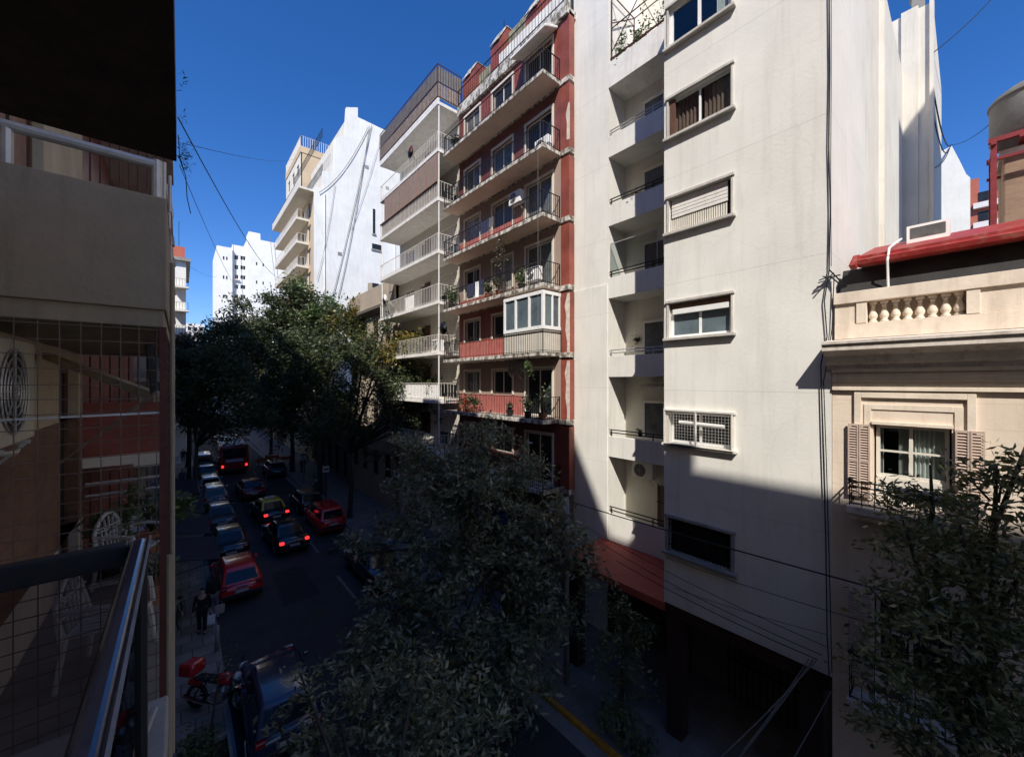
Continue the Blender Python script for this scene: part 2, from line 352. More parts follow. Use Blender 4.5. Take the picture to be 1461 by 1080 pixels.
M['skirt'] = mat('pale wall base', (.55,.51,.45), .9, .12, 2, .1, streak=.4, stainc=(.2,.17,.14))
M['trim_grey'] = mat('stained window trim', (.50,.47,.42), .85, .15, 4, .1, streak=.5, stainc=(.16,.14,.12))
M['ac_case'] = mat('yellowed casing', (.56,.52,.44), .5, .08, 4, streak=.25, stainc=(.3,.25,.2))
M['pane_net'] = mat('glass over pale net', (.30,.29,.265), .1, .3, 4, spec=.3, streak=.5, stainc=(.12,.11,.1))
M['soil'] = mat('soil', (.03,.022,.016), 1, .3, 8)
M['cable'] = mat('black cable', (.012,.012,.013), .6, .1, 8)
M['cable_grey'] = mat('grey cable', (.22,.21,.20), .7, .1, 8)
M['skin'] = mat('skin', (.42,.25,.18), .55, .06, 6)
M['hair'] = mat('dark hair', (.02,.015,.012), .6, .2, 20)
M['cloth_black'] = mat('black cloth', (.012,.012,.014), .9, .2, 10)
M['cloth_grey'] = mat('grey cloth', (.11,.11,.12), .9, .2, 10)
M['cloth_beige'] = mat('beige cloth', (.42,.33,.28), .9, .1, 10)
M['cloth_white'] = mat('white cloth', (.72,.71,.72), .9, .06, 10)
M['cloth_navy'] = mat('navy cloth', (.03,.035,.07), .9, .2, 10)
M['cloth_red'] = mat('red cloth', (.4,.04,.04), .9, .1, 10)
M['orange'] = mat('orange barrier board', (.6,.15,.03), .6, .1, 6)
M['sign_face'] = mat('sign face', (.6,.6,.6), .5, .05, 6)
M['leaf_near'] = leaf_mat('near ash leaves', [(.09,.105,.05),(.155,.165,.09),(.22,.225,.14),(.32,.32,.22)], .3, .32)
M['leaf_dark'] = leaf_mat('street tree leaves', [(.035,.05,.022),(.06,.08,.033),(.085,.10,.04)], .22)
M['leaf_yellow'] = leaf_mat('turning leaves', [(.05,.06,.022),(.12,.12,.03),(.30,.20,.03),(.07,.08,.025)], .3)
M['leaf_right'] = leaf_mat('right tree leaves', [(.06,.075,.03),(.11,.125,.05),(.18,.18,.075)], .22)
M['leaf_bright'] = leaf_mat('fresh leaves', [(.05,.09,.025),(.09,.15,.04),(.14,.19,.06)], .3)
M['leaf_pot'] = leaf_mat('pot plant leaves', [(.04,.075,.025),(.08,.12,.04),(.13,.14,.06)], .25)
M['leaf_dry'] = leaf_mat('dry vine leaves', [(.10,.085,.05),(.15,.12,.07),(.07,.08,.04)], .2)
M['flower_red'] = leaf_mat('red flowers', [(.5,.03,.03),(.6,.06,.05)], .2)
def paint(name, c): return mat(name, c, .25, .05, 3, spec=.5, coat=.6)
E = EYE
# ------------------------------------------------------------------ builders shared by the buildings
def window(parent, m, a0, a1, z0, z1, d=.1, cols=2, rows=1, fm='white_paint', pm='pane', fw=.05, curtain=None, label=None, room=False):
    f = MB()
    for x0, x1 in ((a0, a0+fw), (a1-fw, a1)): f.mbox(m, x0, x1, d, d+.06, z0, z1)
    for y0, y1 in ((z0, z0+fw), (z1-fw, z1)): f.mbox(m, a0+fw, a1-fw, d+.001, d+.061, y0, y1)
    for i in range(1, cols):
        x = a0+(a1-a0)*i/cols; f.mbox(m, x-fw*.45, x+fw*.45, d+.002, d+.058, z0+fw, z1-fw)
    for j in range(1, rows):
        z = z0+(z1-z0)*j/rows; f.mbox(m, a0+fw, a1-fw, d+.004, d+.056, z-fw*.3, z+fw*.3)
    o = f.build('window', M[fm], parent)
    if label: o['label'] = label
    MB().mbox(m, a0+fw*.6, a1-fw*.6, d+.026, d+.034, z0+fw*.6, z1-fw*.6).build('pane', M[pm], o)
    if curtain:
        for c0, c1, mt in curtain:
            q = MB(); n = 26
            pts = [(a0+(a1-a0)*(c0+(c1-c0)*k/n), d+.12+.03*math.sin(k*1.7)+.012*math.sin(k*3.1+1)) for k in range(n+1)]
            for k in range(n):
                q.quad(m(*pts[k], z0+.03), m(*pts[k+1], z0+.03), m(*pts[k+1], z1-.03), m(*pts[k], z1-.03))
            q.build('curtain', M[mt], o, True)
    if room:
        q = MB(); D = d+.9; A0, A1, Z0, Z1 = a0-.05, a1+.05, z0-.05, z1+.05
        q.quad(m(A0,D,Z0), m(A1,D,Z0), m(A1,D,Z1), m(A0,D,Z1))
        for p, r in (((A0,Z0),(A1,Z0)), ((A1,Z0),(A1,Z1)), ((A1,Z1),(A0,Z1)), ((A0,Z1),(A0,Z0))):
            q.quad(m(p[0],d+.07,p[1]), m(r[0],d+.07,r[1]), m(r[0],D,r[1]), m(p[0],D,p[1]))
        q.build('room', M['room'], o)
    return o
def surround(parent, m, a0, a1, z0, z1, mt, wdt=.12, proud=.06, sill=.12, name='window_surround'):
    f = MB()
    f.mbox(m, a0-wdt, a0, -proud, .02, z0, z1); f.mbox(m, a1, a1+wdt, -proud, .02, z0, z1)
    f.mbox(m, a0-wdt-.03, a1+wdt+.03, -proud-.03, .02, z1, z1+.07)
    f.mbox(m, a0-wdt-.06, a1+wdt+.06, -sill, .02, z0-.07, z0)
    return f.build(name, M[mt], parent, bevel=.008)
def railing(parent, pts, h, sp, mt, name='railing', bw=.014, rails=(1.0,), low=.08, post=None, lab=None):
    f = MB()
    for p, q in zip(pts[:-1], pts[1:]):
        p, q = Vector(p), Vector(q); L = (q-p).length; n = max(1, int(L/sp))
        for i in range(n+1):
            c = p.lerp(q, i/n); f.bar(c+Vector((0,0,.0)), c+Vector((0,0,h)), bw)
        for r in rails: f.bar(p+Vector((0,0,h*r)), q+Vector((0,0,h*r)), .04, .025)
        if low: f.bar(p+Vector((0,0,low)), q+Vector((0,0,low)), .025, .018)
    for p in pts: f.bar(p, Vector(p)+Vector((0,0,h+.02)), .035)
    o = f.build(name, M[mt], parent)
    if lab: o['label'] = lab
    return o
def grid_mesh(m, a0, a1, d, z0, z1, sa, sz, t):
    f = MB()
    for i in range(int((a1-a0)/sa)+1): f.mbox(m, a0+i*sa-t/2, a0+i*sa+t/2, d, d+t, z0, z1)
    for j in range(int((z1-z0)/sz)+1): f.mbox(m, a0, a1, d+t*.3, d+t*1.3, z0+j*sz-t/2, z0+j*sz+t/2)
    return f
def ac_unit(p, face, label, W=.8, H=.56, D=.28, group='air conditioner units on the fronts', mt='white_paint'):
    # p: lower back centre; face: yaw so that local -Y is the fan side
    t = thing('air_conditioner', p, label, 'air conditioner', group); t.rotation_euler.z = face
    off = WOFF.pop(t.name)
    MB().box(-W/2, W/2, -D, 0, 0, H).build('casing', M[mt], t, bevel=.02)
    g = MB(); c = (-W*.12, -D-.012, H/2); r = H*.40
    for k in range(1, 6): g.torus(c, r*k/5, .006, 'y', 24, 4)
    for k in range(4):
        a = math.pi*k/4; dx, dz = r*math.cos(a), r*math.sin(a); g.bar((c[0]-dx, c[1], c[2]-dz), (c[0]+dx, c[1], c[2]+dz), .008)
    g.build('fan_grille', M['galv'], t)
    MB().lathe((c[0], -D-.004, c[2]), [(r*.98, 0), (r*.98, .003)], 24, 'y').build('fan_opening', M['black_plastic'], t)
    b = MB()
    for s in (-1, 1): b.bar((s*W*.35, 0, -.02), (s*W*.35, -D, -.02), .03); b.bar((s*W*.35, -D*.9, -.03), (s*W*.35, .0, -.25), .02)
    b.build('bracket', M['galv'], t)
    return t
def leaf_mesh(name, mt, cen, nrm, L, Wd, parent=None, flat=.0):
    N = len(cen); cen = np.asarray(cen); off = np.array(WOFF.get(parent.name, Vector())) if parent else 0
    d = RNG.normal(size=(N,3)); d[:,2] = d[:,2]*.6-flat; d += nrm*.9; d /= np.linalg.norm(d, axis=1)[:,None]+1e-9
    e = np.cross(d, RNG.normal(size=(N,3))+np.array([0,0,.8])); e /= np.linalg.norm(e, axis=1)[:,None]+1e-9
    nn = np.cross(d, e)
    l = L*RNG.uniform(.45, 1.35, (N,1)); wd = Wd*RNG.uniform(.5, 1.3, (N,1))
    V = np.empty((N,4,3)); c = cen-off
    V[:,0] = c; V[:,1] = c+d*l*.45+e*wd*.5+nn*wd*.12; V[:,2] = c+d*l; V[:,3] = c+d*l*.45-e*wd*.5+nn*wd*.12
    me = bpy.data.meshes.new(name); me.vertices.add(N*4); me.loops.add(N*4); me.polygons.add(N)
    me.vertices.foreach_set('co', V.reshape(-1).astype(np.float32))
    me.loops.foreach_set('vertex_index', np.arange(N*4, dtype=np.int32))
    me.polygons.foreach_set('loop_start', np.arange(0, N*4, 4, dtype=np.int32))
    me.update(calc_edges=True); me.validate()
    return link_mesh(name, me, M[mt], parent)
def clumps(lobes, ncl, nl, r, shell=.55):
    # leaf positions: clumps spread through ellipsoid lobes, denser to the outside, each clump a loose spray
    P, Nn, tips = [], [], []
    for (c, rad, k) in lobes:
        c = np.array(c); rad = np.array(rad if hasattr(rad, '__len__') else (rad,)*3)
        for _ in range(int(ncl*k)):
            v = RNG.normal(size=3); v /= np.linalg.norm(v); q = RNG.uniform(shell, 1.08)**.7
            cc = c+v*rad*q; tips.append((Vector(c), Vector(cc)))
            axis = v+np.array([0,0,-.25])+RNG.normal(size=3)*.5; axis /= np.linalg.norm(axis)
            n = int(nl*RNG.uniform(.5, 1.4)); t = RNG.uniform(-1, 1, (n,1))
            pts = cc+axis*t*r*1.3+RNG.normal(size=(n,3))*r*.42*np.array([1,1,.7])
            P.append(pts); Nn.append(np.repeat((axis*.6+np.array([0,0,.1]))[None], n, 0))
    return np.concatenate(P), np.concatenate(Nn), tips
def tree(name, label, base, fork, lobes, ncl, nl, r, L, Wd, mt, r0=.14, twig=.3, group='street trees', extra=None, lean=0, cat='tree'):
    t = thing(name, base, label, cat, group); b, fk = Vector(base), Vector(fork)
    tr = MB(); mid = b.lerp(fk, .5)+Vector((random.uniform(-.1,.1), random.uniform(-.1,.1), 0))
    tr.tube([b-Vector((0,0,.05)), b+Vector((0,0,.25)), mid, fk], [r0*1.5, r0*1.05, r0*.9, r0*.75], 9)
    P, Nn, tips = clumps(lobes, ncl, nl, r)
    for (c, rad, k) in lobes:
        c = Vector(c); m1 = fk.lerp(c, .5)+Vector((random.uniform(-.3,.3), random.uniform(-.3,.3), random.uniform(.1,.5)))
        tr.tube([fk-Vector((0,0,.1)), m1, c, c+(c-m1)*.35], [r0*.6, r0*.4, r0*.26, r0*.12], 6)
    for c, q in tips:
        if random.random() < twig:
            c0 = c.lerp(q, .12); m1 = c.lerp(q, .55)+Vector((random.uniform(-.15,.15), random.uniform(-.15,.15), random.uniform(-.05,.2)))
            tr.tube([c0, m1, q], [r0*.17, r0*.1, r0*.05], 4)
    tr.build('trunk', M['bark'], t, True)
    leaf_mesh('crown', mt, P, Nn, L, Wd, t)
    if extra:
        lob, mt2 = extra; P, Nn, _ = clumps(lob, ncl, nl, r); leaf_mesh('turning_foliage', mt2, P, Nn, L, Wd, t)
    return t
def plant(name, loc, label, h=.5, rad=.25, n=160, mt='leaf_pot', pot='pot_clay', L=.14, W=.05, pot_h=.25, pot_r=.14, hang=False, group='pot plants on the balconies', cat='pot plant', shape=1.0):
    t = thing(name, loc, label, cat, group); l = Vector(loc)
    if pot: MB().lathe(l, [(pot_r*.7,0),(pot_r,pot_h*.9),(pot_r*1.1,pot_h*.9),(pot_r*1.1,pot_h),(pot_r*.95,pot_h),(pot_r*.9,pot_h*.85)], 12).build('pot', M[pot], t)
    base = l+Vector((0,0,pot_h if pot else 0)); s = MB()
    cs = []
    for k in range(max(4, n//14)):
        a = random.uniform(0, 6.28); rr = rad*random.random()**.5; z = h*random.uniform(.25, 1)**shape*(-1 if hang else 1)
        e = base+Vector((rr*math.cos(a), rr*math.sin(a), z)); s.tube([base, base.lerp(e, .5)+Vector((0,0,.04)), e], [.009,.006,.003], 4)
        for q in range(14):
            f = base.lerp(e, random.uniform(.35, 1.03)); cs.append((f.x+random.gauss(0,rad*.14), f.y+random.gauss(0,rad*.14), f.z+random.gauss(0,rad*.14)))
    s.build('stem', M['bark'], t); leaf_mesh('foliage', mt, cs, np.zeros((len(cs),3)), L, W, t)
    return t
def cable(p, q, sag, rad, label, mt='cable', group=None, n=18, name='overhead_cable', cat='cable'):
    p, q = Vector(p), Vector(q)
    pts = [p.lerp(q, i/n)-Vector((0,0,sag*4*(i/n)*(1-i/n))) for i in range(n+1)]
    o = MB().tube(pts, rad, 5).build(name, M[mt]); return tag(o, label, cat, group)
def path_cable(pts, rad, label, mt='cable', group=None, name='wall_cable', cat='cable'):
    o = MB().tube(pts, rad, 5).build(name, M[mt]); return tag(o, label, cat, group)

# ------------------------------------------------------------------ ground, street, pavements
def struct(name, mb, mt): return tag(mb.build(name, M[mt]), kind='structure')
struct('ground', MB().quad((-600,-400,-.03), (600,-400,-.03), (600,1200,-.03), (-600,1200,-.03)), 'ground')
struct('road', MB().quad((1.1,-30,0), (8.45,-30,0), (8.45,150,0), (1.1,150,0)), 'asphalt')
struct('pavement_left', MB().box(-1.6, .96, -30, 150, -.02, .13), 'side_tile')
struct('kerb_left', MB().box(.96, 1.1, -30, 150, -.02, .125), 'kerb')
struct('pavement_right', MB().box(8.6, 14, -30, 150, -.02, .13), 'side_plain')
struct('kerb_right', MB().box(8.45, 8.6, 9.0, 150, -.02, .125), 'kerb')
struct('yellow_kerb', MB().box(8.45, 8.6, -30, 9.0, -.02, .127), 'kerb_yellow')
lm = MB()
for k in range(16): lm.quad((5.9, 18+k*6, .004), (6.02, 18+k*6, .004), (6.02, 20.5+k*6, .004), (5.9, 20.5+k*6, .004))
struct('road_marking', lm, 'paint_line')
struct('gutter_channel', MB().quad((8.0,-30,.004), (8.45,-30,.004), (8.45,150,.004), (8.0,150,.004)), 'kerb')

# ------------------------------------------------------------------ WHITE APARTMENT BUILDING with the projecting bay, Y 1.8 .. 10.65
wb = thing('apartment_building', (11, 6, 0), 'cream white apartment building with a blank projecting bay and stacked recessed balconies', 'building')
FX = face_mx(10.0)
WY0, WY1 = 3.68, 5.24
wz = [(8.93,10.02),(6.52,7.56),(3.98,4.90),(1.17,2.10),(-1.62,-.78),(-4.52,-3.62)]
front = MB().wall(FX, 1.8, 5.37, E-5.95, E+13.5, [(WY0,WY1,E+a,E+b) for a, b in wz]+[(WY0,WY1,E+11.7,E+12.8)], .22)
front.quad((10,5.37,E-5.95), (12.55,5.37,E-5.95), (12.55,5.37,E+13.5), (10,5.37,E+13.5))
front.quad((10,1.8,E-5.95), (13.9,1.8,E-5.95), (13.9,1.8,E+13.5), (10,1.8,E+13.5))
front.quad((10,1.8,E+13.5), (13.9,1.8,E+13.5), (13.9,5.37,E+13.5), (10,5.37,E+13.5))
front.quad((10,1.8,E-5.95), (13.9,1.8,E-5.95), (13.9,5.37,E-5.95), (10,5.37,E-5.95))
front.build('wall', M['white_wall'], wb)
sw = MB()                                                     # stepped blank side wall facing the camera's right
sw.box(13.9, 17.6, 1.93, 10.6, 0, E+13.5); sw.box(17.6, 18.0, 1.80, 2.2, 0, E+13.5); sw.box(18.0, 24.9, 1.95, 10.6, 0, E+14)
sw.build('side_wall', M['white_wall2'], wb)
rv = MB(); rv.box(24.9, 25.6, 1.46, 2.0, 0, E+16.7); rv.box(25.0, 33, 1.02, 9, 0, E+16.6); rv.box(24.86, 25.6, 1.00, 1.12, 0, E+16.9)
rv.build('rear_wing', M['white_wall2'], wb)
ch = MB(); ch.box(25.4,25.9,1.3,1.7,E+16.7,E+17.6); ch.box(25.3,26,1.2,1.8,E+17.6,E+17.7); ch.build('flue', M['concrete'], wb)
pier = MB(); pier.box(12.4, 14.5, 8.9, 10.62, E-6.3, E+20); pier.box(12.36, 12.4, 8.94, 10.60, 0, E+3.72); pier.build('pier', M['white_wall'], wb)
bw = MB(); bw.box(13.5, 14.5, 5.3, 8.9, 0, E+11.2); bw.box(15.2, 15.6, 4.0, 10.62, E+11.2, E+20); bw.box(14.5, 15.2, 8.95, 10.6, E+11.2, E+20); bw.build('recess_wall', M['recess_wall'], wb)
soff = [11.17, 8.53, 5.92, 3.17, .19, -2.83]
for k, s in enumerate(soff):
    bal = MB(); bal.box(12.55, 13.5, 5.37, 8.9, E+s, E+s+.14); bal.box(12.4, 12.55, 5.37, 8.9, E+s, E+s+(.78 if k else .95)); b = bal.build('balcony', M['white_wall' if k else 'white_slab'], wb, bevel=.006)
    if k == 0: b['label'] = 'planted roof terrace parapet with stained front'
    if k:
        r = MB(); zt = E+s+.78
        for h in (.13, .24): r.tube([(12.46,5.40,zt+h), (12.46,8.88,zt+h)], .022, 6)
        for y in (5.5, 7.1, 8.8): r.bar((12.46,y,zt), (12.46,y,zt+.26), .03)
        r.build('railing', M['galv' if k in (1, 4) else 'iron'], b)
    if k < 5:                                                 # door and window in the back wall of the loggia below this soffit
        f = soff[k+1]+.14
        window(wb, face_mx(13.46), 6.4, 8.05, E+f+.55, E+f+1.95, d=-.03, cols=2, fm='white_paint' if k != 1 else 'cream_paint', pm='pane_grey')
        surround(wb, face_mx(13.5), 6.4, 8.05, E+f+.55, E+f+1.95, 'cream_paint', .06, .07, .08)
low = MB(); low.box(12.4, 12.55, 5.37, 8.9, E-6.0, E-4.98); low.box(12.55, 13.5, 5.37, 8.9, E-5.95, E-5.8); low.build('balcony', M['white_wall'], wb)['label'] = 'lowest balcony above the red ledge'
r = MB()
for h in (.12, .25): r.tube([(12.46,5.40,E-4.98+h), (12.46,8.88,E-4.98+h)], .022, 6)
for y in (5.5, 7.1, 8.8): r.bar((12.46,y,E-4.98), (12.46,y,E-4.72), .03)
r.build('railing', M['iron'], wb)
window(wb, face_mx(13.46), 6.0, 7.5, E-5.7, E-3.75, d=-.03, cols=3, fm='cream_paint', pm='curtain_brown', label='barred balcony door')
bars = MB()
for k in range(12): bars.bar((13.36, 6.05+k*.125, E-5.7), (13.36, 6.05+k*.125, E-3.75), .016)
for z in (-5.2, -4.4): bars.bar((13.35, 6.0, E+z), (13.35, 7.5, E+z), .02)
bars.build('door_bars', M['iron'], wb)
# bay windows, each a little different
for k, (a, b_) in enumerate(wz):
    m = FX
    if k in (0, 1, 2, 3): surround(wb, m, WY0, WY1, E+a, E+b_, 'trim_grey', .05, .035, .13)
    else: surround(wb, m, WY0, WY1, E+a, E+b_, 'cream_paint' if k == 4 else 'concrete', .08, .05, .13)
def bayw(k, **kw): return window(wb, FX, WY0+.01, WY1-.01, E+wz[k][0]+.01, E+wz[k][1]-.01, **kw)
bayw(0, d=.06, cols=2, fm='white_paint', pm='glass', fw=.08, room=True, curtain=[(.02,.25,'curtain')], label='white framed window, topmost in view')
o = bayw(1, d=.1, cols=2, fm='white_paint', pm='glass', room=True, curtain=[(.0,.46,'curtain_brown'),(.5,.97,'curtain_brown')], label='window with brown curtains')
MB().mbox(FX, WY1-.16, WY1-.02, .02, .09, E+wz[1][0]+.02, E+wz[1][1]-.02).build('jamb_board', M['brown_wood'], o)
o = bayw(2, d=.12, cols=2, fm='brown_wood', pm='pane', label='window with half lowered white roller shutter')
sh = MB(); z0, z1 = E+wz[2][0]+.40, E+wz[2][1]-.03
n = 11
for i in range(n): sh.mbox(FX, WY0+.1, WY1-.06, .05+.006*(i % 2), .09, z0+(z1-z0)*i/n+.003, z0+(z1-z0)*(i+1)/n)
sh.build('roller_shutter', M['blind'], o)
vb = MB()
for i in range(26): vb.mbox(FX, WY0+.12+i*.055, WY0+.155+i*.055, .075, .09, E+wz[2][0]+.06, z0-.01)
vb.build('window_bars', M['cream_paint'], o)
o = bayw(3, d=.12, cols=2, fm='white_paint', pm='pane_blue', fw=.07, label='window under a white shutter box')
bx = MB(); bx.mbox(FX, WY0+.06, WY1-.1, .02, .11, E+wz[3][1]-.30, E+wz[3][1]-.17); bx.build('shutter_box', M['white_paint'], o)
MB().mbox(FX, WY0+.01, WY1-.01, .07, .1, E+wz[3][1]-.16, E+wz[3][1]-.02).build('shade_panel', M['brown_wood'], o)
o = bayw(4, d=.14, cols=2, fm='white_paint', pm='pane', fw=.06, curtain=None, label='window caged with white wire mesh')
c = grid_mesh(FX, WY0-.05, WY1+.05, -.10, E+wz[4][0]-.03, E+wz[4][1]+.03, .075, .075, .0035)
c.mbox(FX, WY0-.08, WY1+.08, -.13, -.09, E+wz[4][1]+.02, E+wz[4][1]+.06); c.mbox(FX, WY0-.08, WY1+.08, -.13, -.09, E+wz[4][0]-.06, E+wz[4][0]-.02)
for y in (WY0-.07, (WY0+WY1)/2, WY1+.05): c.mbox(FX, y, y+.03, -.125, -.095, E+wz[4][0]-.05, E+wz[4][1]+.05)
c.build('window_cage', M['white_iron'], o)
MB().tube([(9.98, WY0+.15, E-1.08), (9.98, WY1-.3, E-1.05)], .045, 10).build('lamp_tube', M['white_paint'], o)
o = bayw(5, d=.12, cols=2, fm='iron', pm='pane', label='dark barred window low on the bay')
vb = MB()
for i in range(24): vb.mbox(FX, WY0+.03+i*.065, WY0+.042+i*.065, -.02, -.008, E+wz[5][0]+.02, E+wz[5][1]-.02)
for q in (.2, .8): z = E+wz[5][0]+q*(wz[5][1]-wz[5][0]); vb.mbox(FX, WY0, WY1, -.024, -.004, z-.01, z+.01)
vb.build('window_bars', M['iron'], o)
window(wb, FX, WY0+.01, WY1-.01, E+11.71, E+12.79, d=.1)
# red ledge, recessed dark ground floor, pillars
MB().box(10.02, 12.4, 5.375, 9.2, E-6.22, E-6.0).build('red_ledge', M['terracotta'], wb)
MB().box(10.06, 12.4, 1.8, 5.37, E-6.3, E-5.952).build('soffit_beam', M['dark_paint'], wb)
gf = MB(); gf.box(13.0, 13.6, 1.9, 10.5, 0, E-5.95); gf.build('ground_floor_wall', M['dark_stone'], wb)
for y in (4.95, 1.95, 8.5): MB().box(10.12, 10.52, y, y+.42, .13, E-6.3).build('pillar', M['dark_paint'], wb, bevel=.01)
for y in (2.6, 6.0):
    g = MB()
    for i in range(14): g.bar((12.9, y+i*.17, .13), (12.9, y+i*.17, 2.7), .03)
    g.bar((12.9,y,2.7), (12.9,y+2.3,2.7), .06); g.bar((12.9,y,1.2), (12.9,y+2.3,1.2), .05); g.build('gate', M['iron'], wb)
aw = MB(); n = 16
for i in range(n):
    y0, y1 = 5.8+i*.14, 5.94+i*.14
    aw.add([(13.45,y0,E-.05),(12.95,y0,E-.17),(12.93,y0+.07,E-.30),(12.95,y1,E-.17),(13.45,y1,E-.05)], [(0,1,3,4),(1,2,3)])
aw.build('scalloped_awning', M['white_slab'], wb)
ac_unit((13.45, 7.95, E-3.62), R(-90), 'white air conditioner hung under the second lowest recessed balcony', .85, .6)
# roof terrace pergola and its plants
pg = thing('pergola_frame', (12.6, 7, E+12.1), 'rusty iron pergola frame on the planted roof terrace of the cream building', 'pergola')
g = MB(); zt = E+12.12
for y in (5.5, 8.8):
    for x in (12.47, 14.0): g.bar((x,y,zt), (x,y,zt+2.6), .035)
    g.bar((12.47,y,zt+1.5), (14.0,y,zt+2.6), .03); g.bar((12.47,y,zt+2.6), (14.0,y,zt+2.6), .03)
for x in (12.47, 14.0):
    for h in (1.3, 2.6): g.bar((x,5.5,zt+h), (x,8.8,zt+h), .03)
g.bar((12.47,8.8,zt+.4), (12.47,6.9,zt+2.5), .025); g.bar((12.47,7.4,zt+2.5), (14,6.4,zt+2.6), .025); g.bar((12.47,6.9,zt), (12.47,7.9,zt+2.4), .02)
g.bar((12.46,5.4,zt+.14), (12.46,8.85,zt+.14), .05); g.build('frame', M['iron_rust'], pg)
for k, (y, h, lab) in enumerate(((8.5,1.3,'tall leafy terrace plant at the pier end of the pergola'), (7.6,1.1,'bushy terrace plant in the middle under the pergola'), (6.7,.8,'low dry terrace plant beside the pergola brace'), (5.9,1.0,'green terrace shrub against the projecting bay'))):
    plant('terrace_plant', (12.7, y, E+11.35), lab, h+.6, .42, 300, 'leaf_pot' if k != 2 else 'leaf_dry', 'pot_clay', .14, .07, .3, .2, group='plants on the roof terrace')
plant('hanging_plant', (12.47, 6.9, E+4.05), 'scraggly plant box on the railing of the fourth recessed balcony', .22, .35, 130, 'leaf_dry', None, .1, .03, group='plants on the recessed balconies')
plant('hanging_plant', (12.47, 7.6, E-1.95), 'small dark pot plant on the rail above the air conditioner', .2, .14, 70, 'leaf_dark', 'pot_dark', .1, .03, .12, .08, group='plants on the recessed balconies')
plant('hanging_plant', (12.47, 7.7, E+6.75), 'dry creeper lying on the rail of the third recessed balcony', .16, .3, 90, 'leaf_dry', None, .1, .03, group='plants on the recessed balconies')
wr = thing('wall_planter', (13.44, 8.3, E+1.55), 'dark hanging planter on the back wall of a recessed balcony', 'planter')
MB().lathe((13.40,8.3,E+1.55), [(.05,0),(.1,.05),(.11,.14)], 10).build('pot', M['pot_dark'], wr)
leaf_mesh('foliage', 'leaf_dry', RNG.normal(size=(60,3))*[.05,.07,.12]+[13.36,8.3,E+1.6], np.zeros((60,3)), .12, .03, wr)
# glass wind screen on the third loggia
gs = thing('wind_screen', (12.47,7.9,E+3.95), 'clear glass wind screen in a thin frame on a recessed balcony', 'glass screen')
f = MB()
for y in (6.95, 8.85): f.bar((12.47,y,E+3.95), (12.47,y,E+5.25), .025)
f.bar((12.47,6.95,E+5.25), (12.47,8.85,E+5.25), .025); f.build('frame', M['galv'], gs)
MB().box(12.465,12.475,6.97,8.83,E+4.2,E+5.23).build('pane', M['glass'], gs)

# ------------------------------------------------------------------ OLD HOUSE on the right, Y -6.9 .. 1.8
hs_ = thing('town_house', (12, -2, 0), 'old pinkish town house with balustrade, cornice and louvred shutters', 'house')
HX = face_mx(10.02)
winY = [(.19, 1.18), (-2.6, -1.6), (-5.4, -4.4)]
hw = MB().wall(HX, -6.9, 1.79, 0, E+.25, [(a,b,E-2.25,E-.80) for a, b in winY]+[(a,b,E-5.95,E-4.05) for a, b in winY]+[(-2.7,-1.5,.13,2.9)], .2)
hw.quad((10.02,-6.9,0),(24,-6.9,0),(24,-6.9,E+.9),(10.02,-6.9,E+.9)); hw.build('wall', M['house_wall'], hs_)
MB().box(10.35, 24, -6.88, 1.77, E+.3, E+.75).build('roof_deck', M['concrete'], hs_)
def molding(prof, y0, y1, name, mt, par):                      # prof of (x, z) swept along the street
    f = MB(); n = len(prof); f.add([(x, y, z) for y in (y0, y1) for x, z in prof], [tuple(range(n)), tuple(range(n,2*n))[::-1]]+[(i,(i+1)%n,n+(i+1)%n,n+i) for i in range(n)])
    return f.build(name, M[mt], par)
molding([(10.02,E+.25),(9.92,E+.25),(9.88,E+.33),(9.80,E+.36),(9.72,E+.50),(9.58,E+.58),(9.50,E+.60),(9.50,E+.70),(9.46,E+.72),(9.46,E+.77),(10.02,E+.84)], -6.9, 1.86, 'cornice', 'cornice_top', hs_)
molding([(10.02,E-.16),(9.95,E-.16),(9.95,E-.10),(9.97,E-.09),(9.97,E+.0),(9.92,E+.01),(9.92,E+.08),(9.96,E+.09),(9.96,E+.17),(9.9,E+.19),(9.9,E+.249),(10.02,E+.249)], -6.9, 1.78, 'architrave', 'house_trim', hs_)
pp = MB()
pp.box(9.98, 10.28, -6.9, 1.75, E+.842, E+1.13); pp.box(9.95, 10.3, -6.9, 1.76, E+1.54, E+1.76)
for a, b in ((1.27, 1.75), (-1.55, .03), (-4.3, -2.8), (-6.9, -5.55)): pp.box(10.0, 10.26, a, b, E+1.13, E+1.54)
for a, b in ((1.27, 1.42), (-.12, .03), (-1.55,-1.4), (-2.95,-2.8)): pp.box(9.97, 10.0, a, b, E+1.13, E+1.54)
pp.box(10.2, 10.26, .03, 1.27, E+1.13, E+1.54); pp.box(10.2, 10.26, -2.8, -1.55, E+1.13, E+1.54)
pp.build('parapet', M['house_trim'], hs_, bevel=.006)
prof = [(.06,0),(.06,.04),(.038,.055),(.062,.10),(.067,.14),(.05,.20),(.028,.28),(.028,.31),(.048,.325),(.032,.345),(.06,.36),(.06,.41)]
for seg, n in (((.03, 1.27), 8), ((-2.8, -1.55), 8)):
    for i in range(n):
        y = seg[0]+(seg[1]-seg[0])*(i+.5)/n
        MB().lathe((10.12, y, E+1.13), prof, 12).build('baluster', M['house_trim'], hs_, True)
molding([(10.31,E+1.765),(11.0,E+1.765),(11.0,E+2.38),(10.62,E+2.33)], -6.9, 1.72, 'eave_shade_block', 'eave_shade', hs_)  # dark band below the eave, its shade put into the colour
molding([(10.32,E+2.30),(10.22,E+2.32),(10.2,E+2.40),(10.34,E+2.46),(10.34,E+2.51),(12.6,E+3.2),(12.6,E+2.7),(10.6,E+2.335)], -6.9, 1.45, 'roof', 'roof_red', hs_)
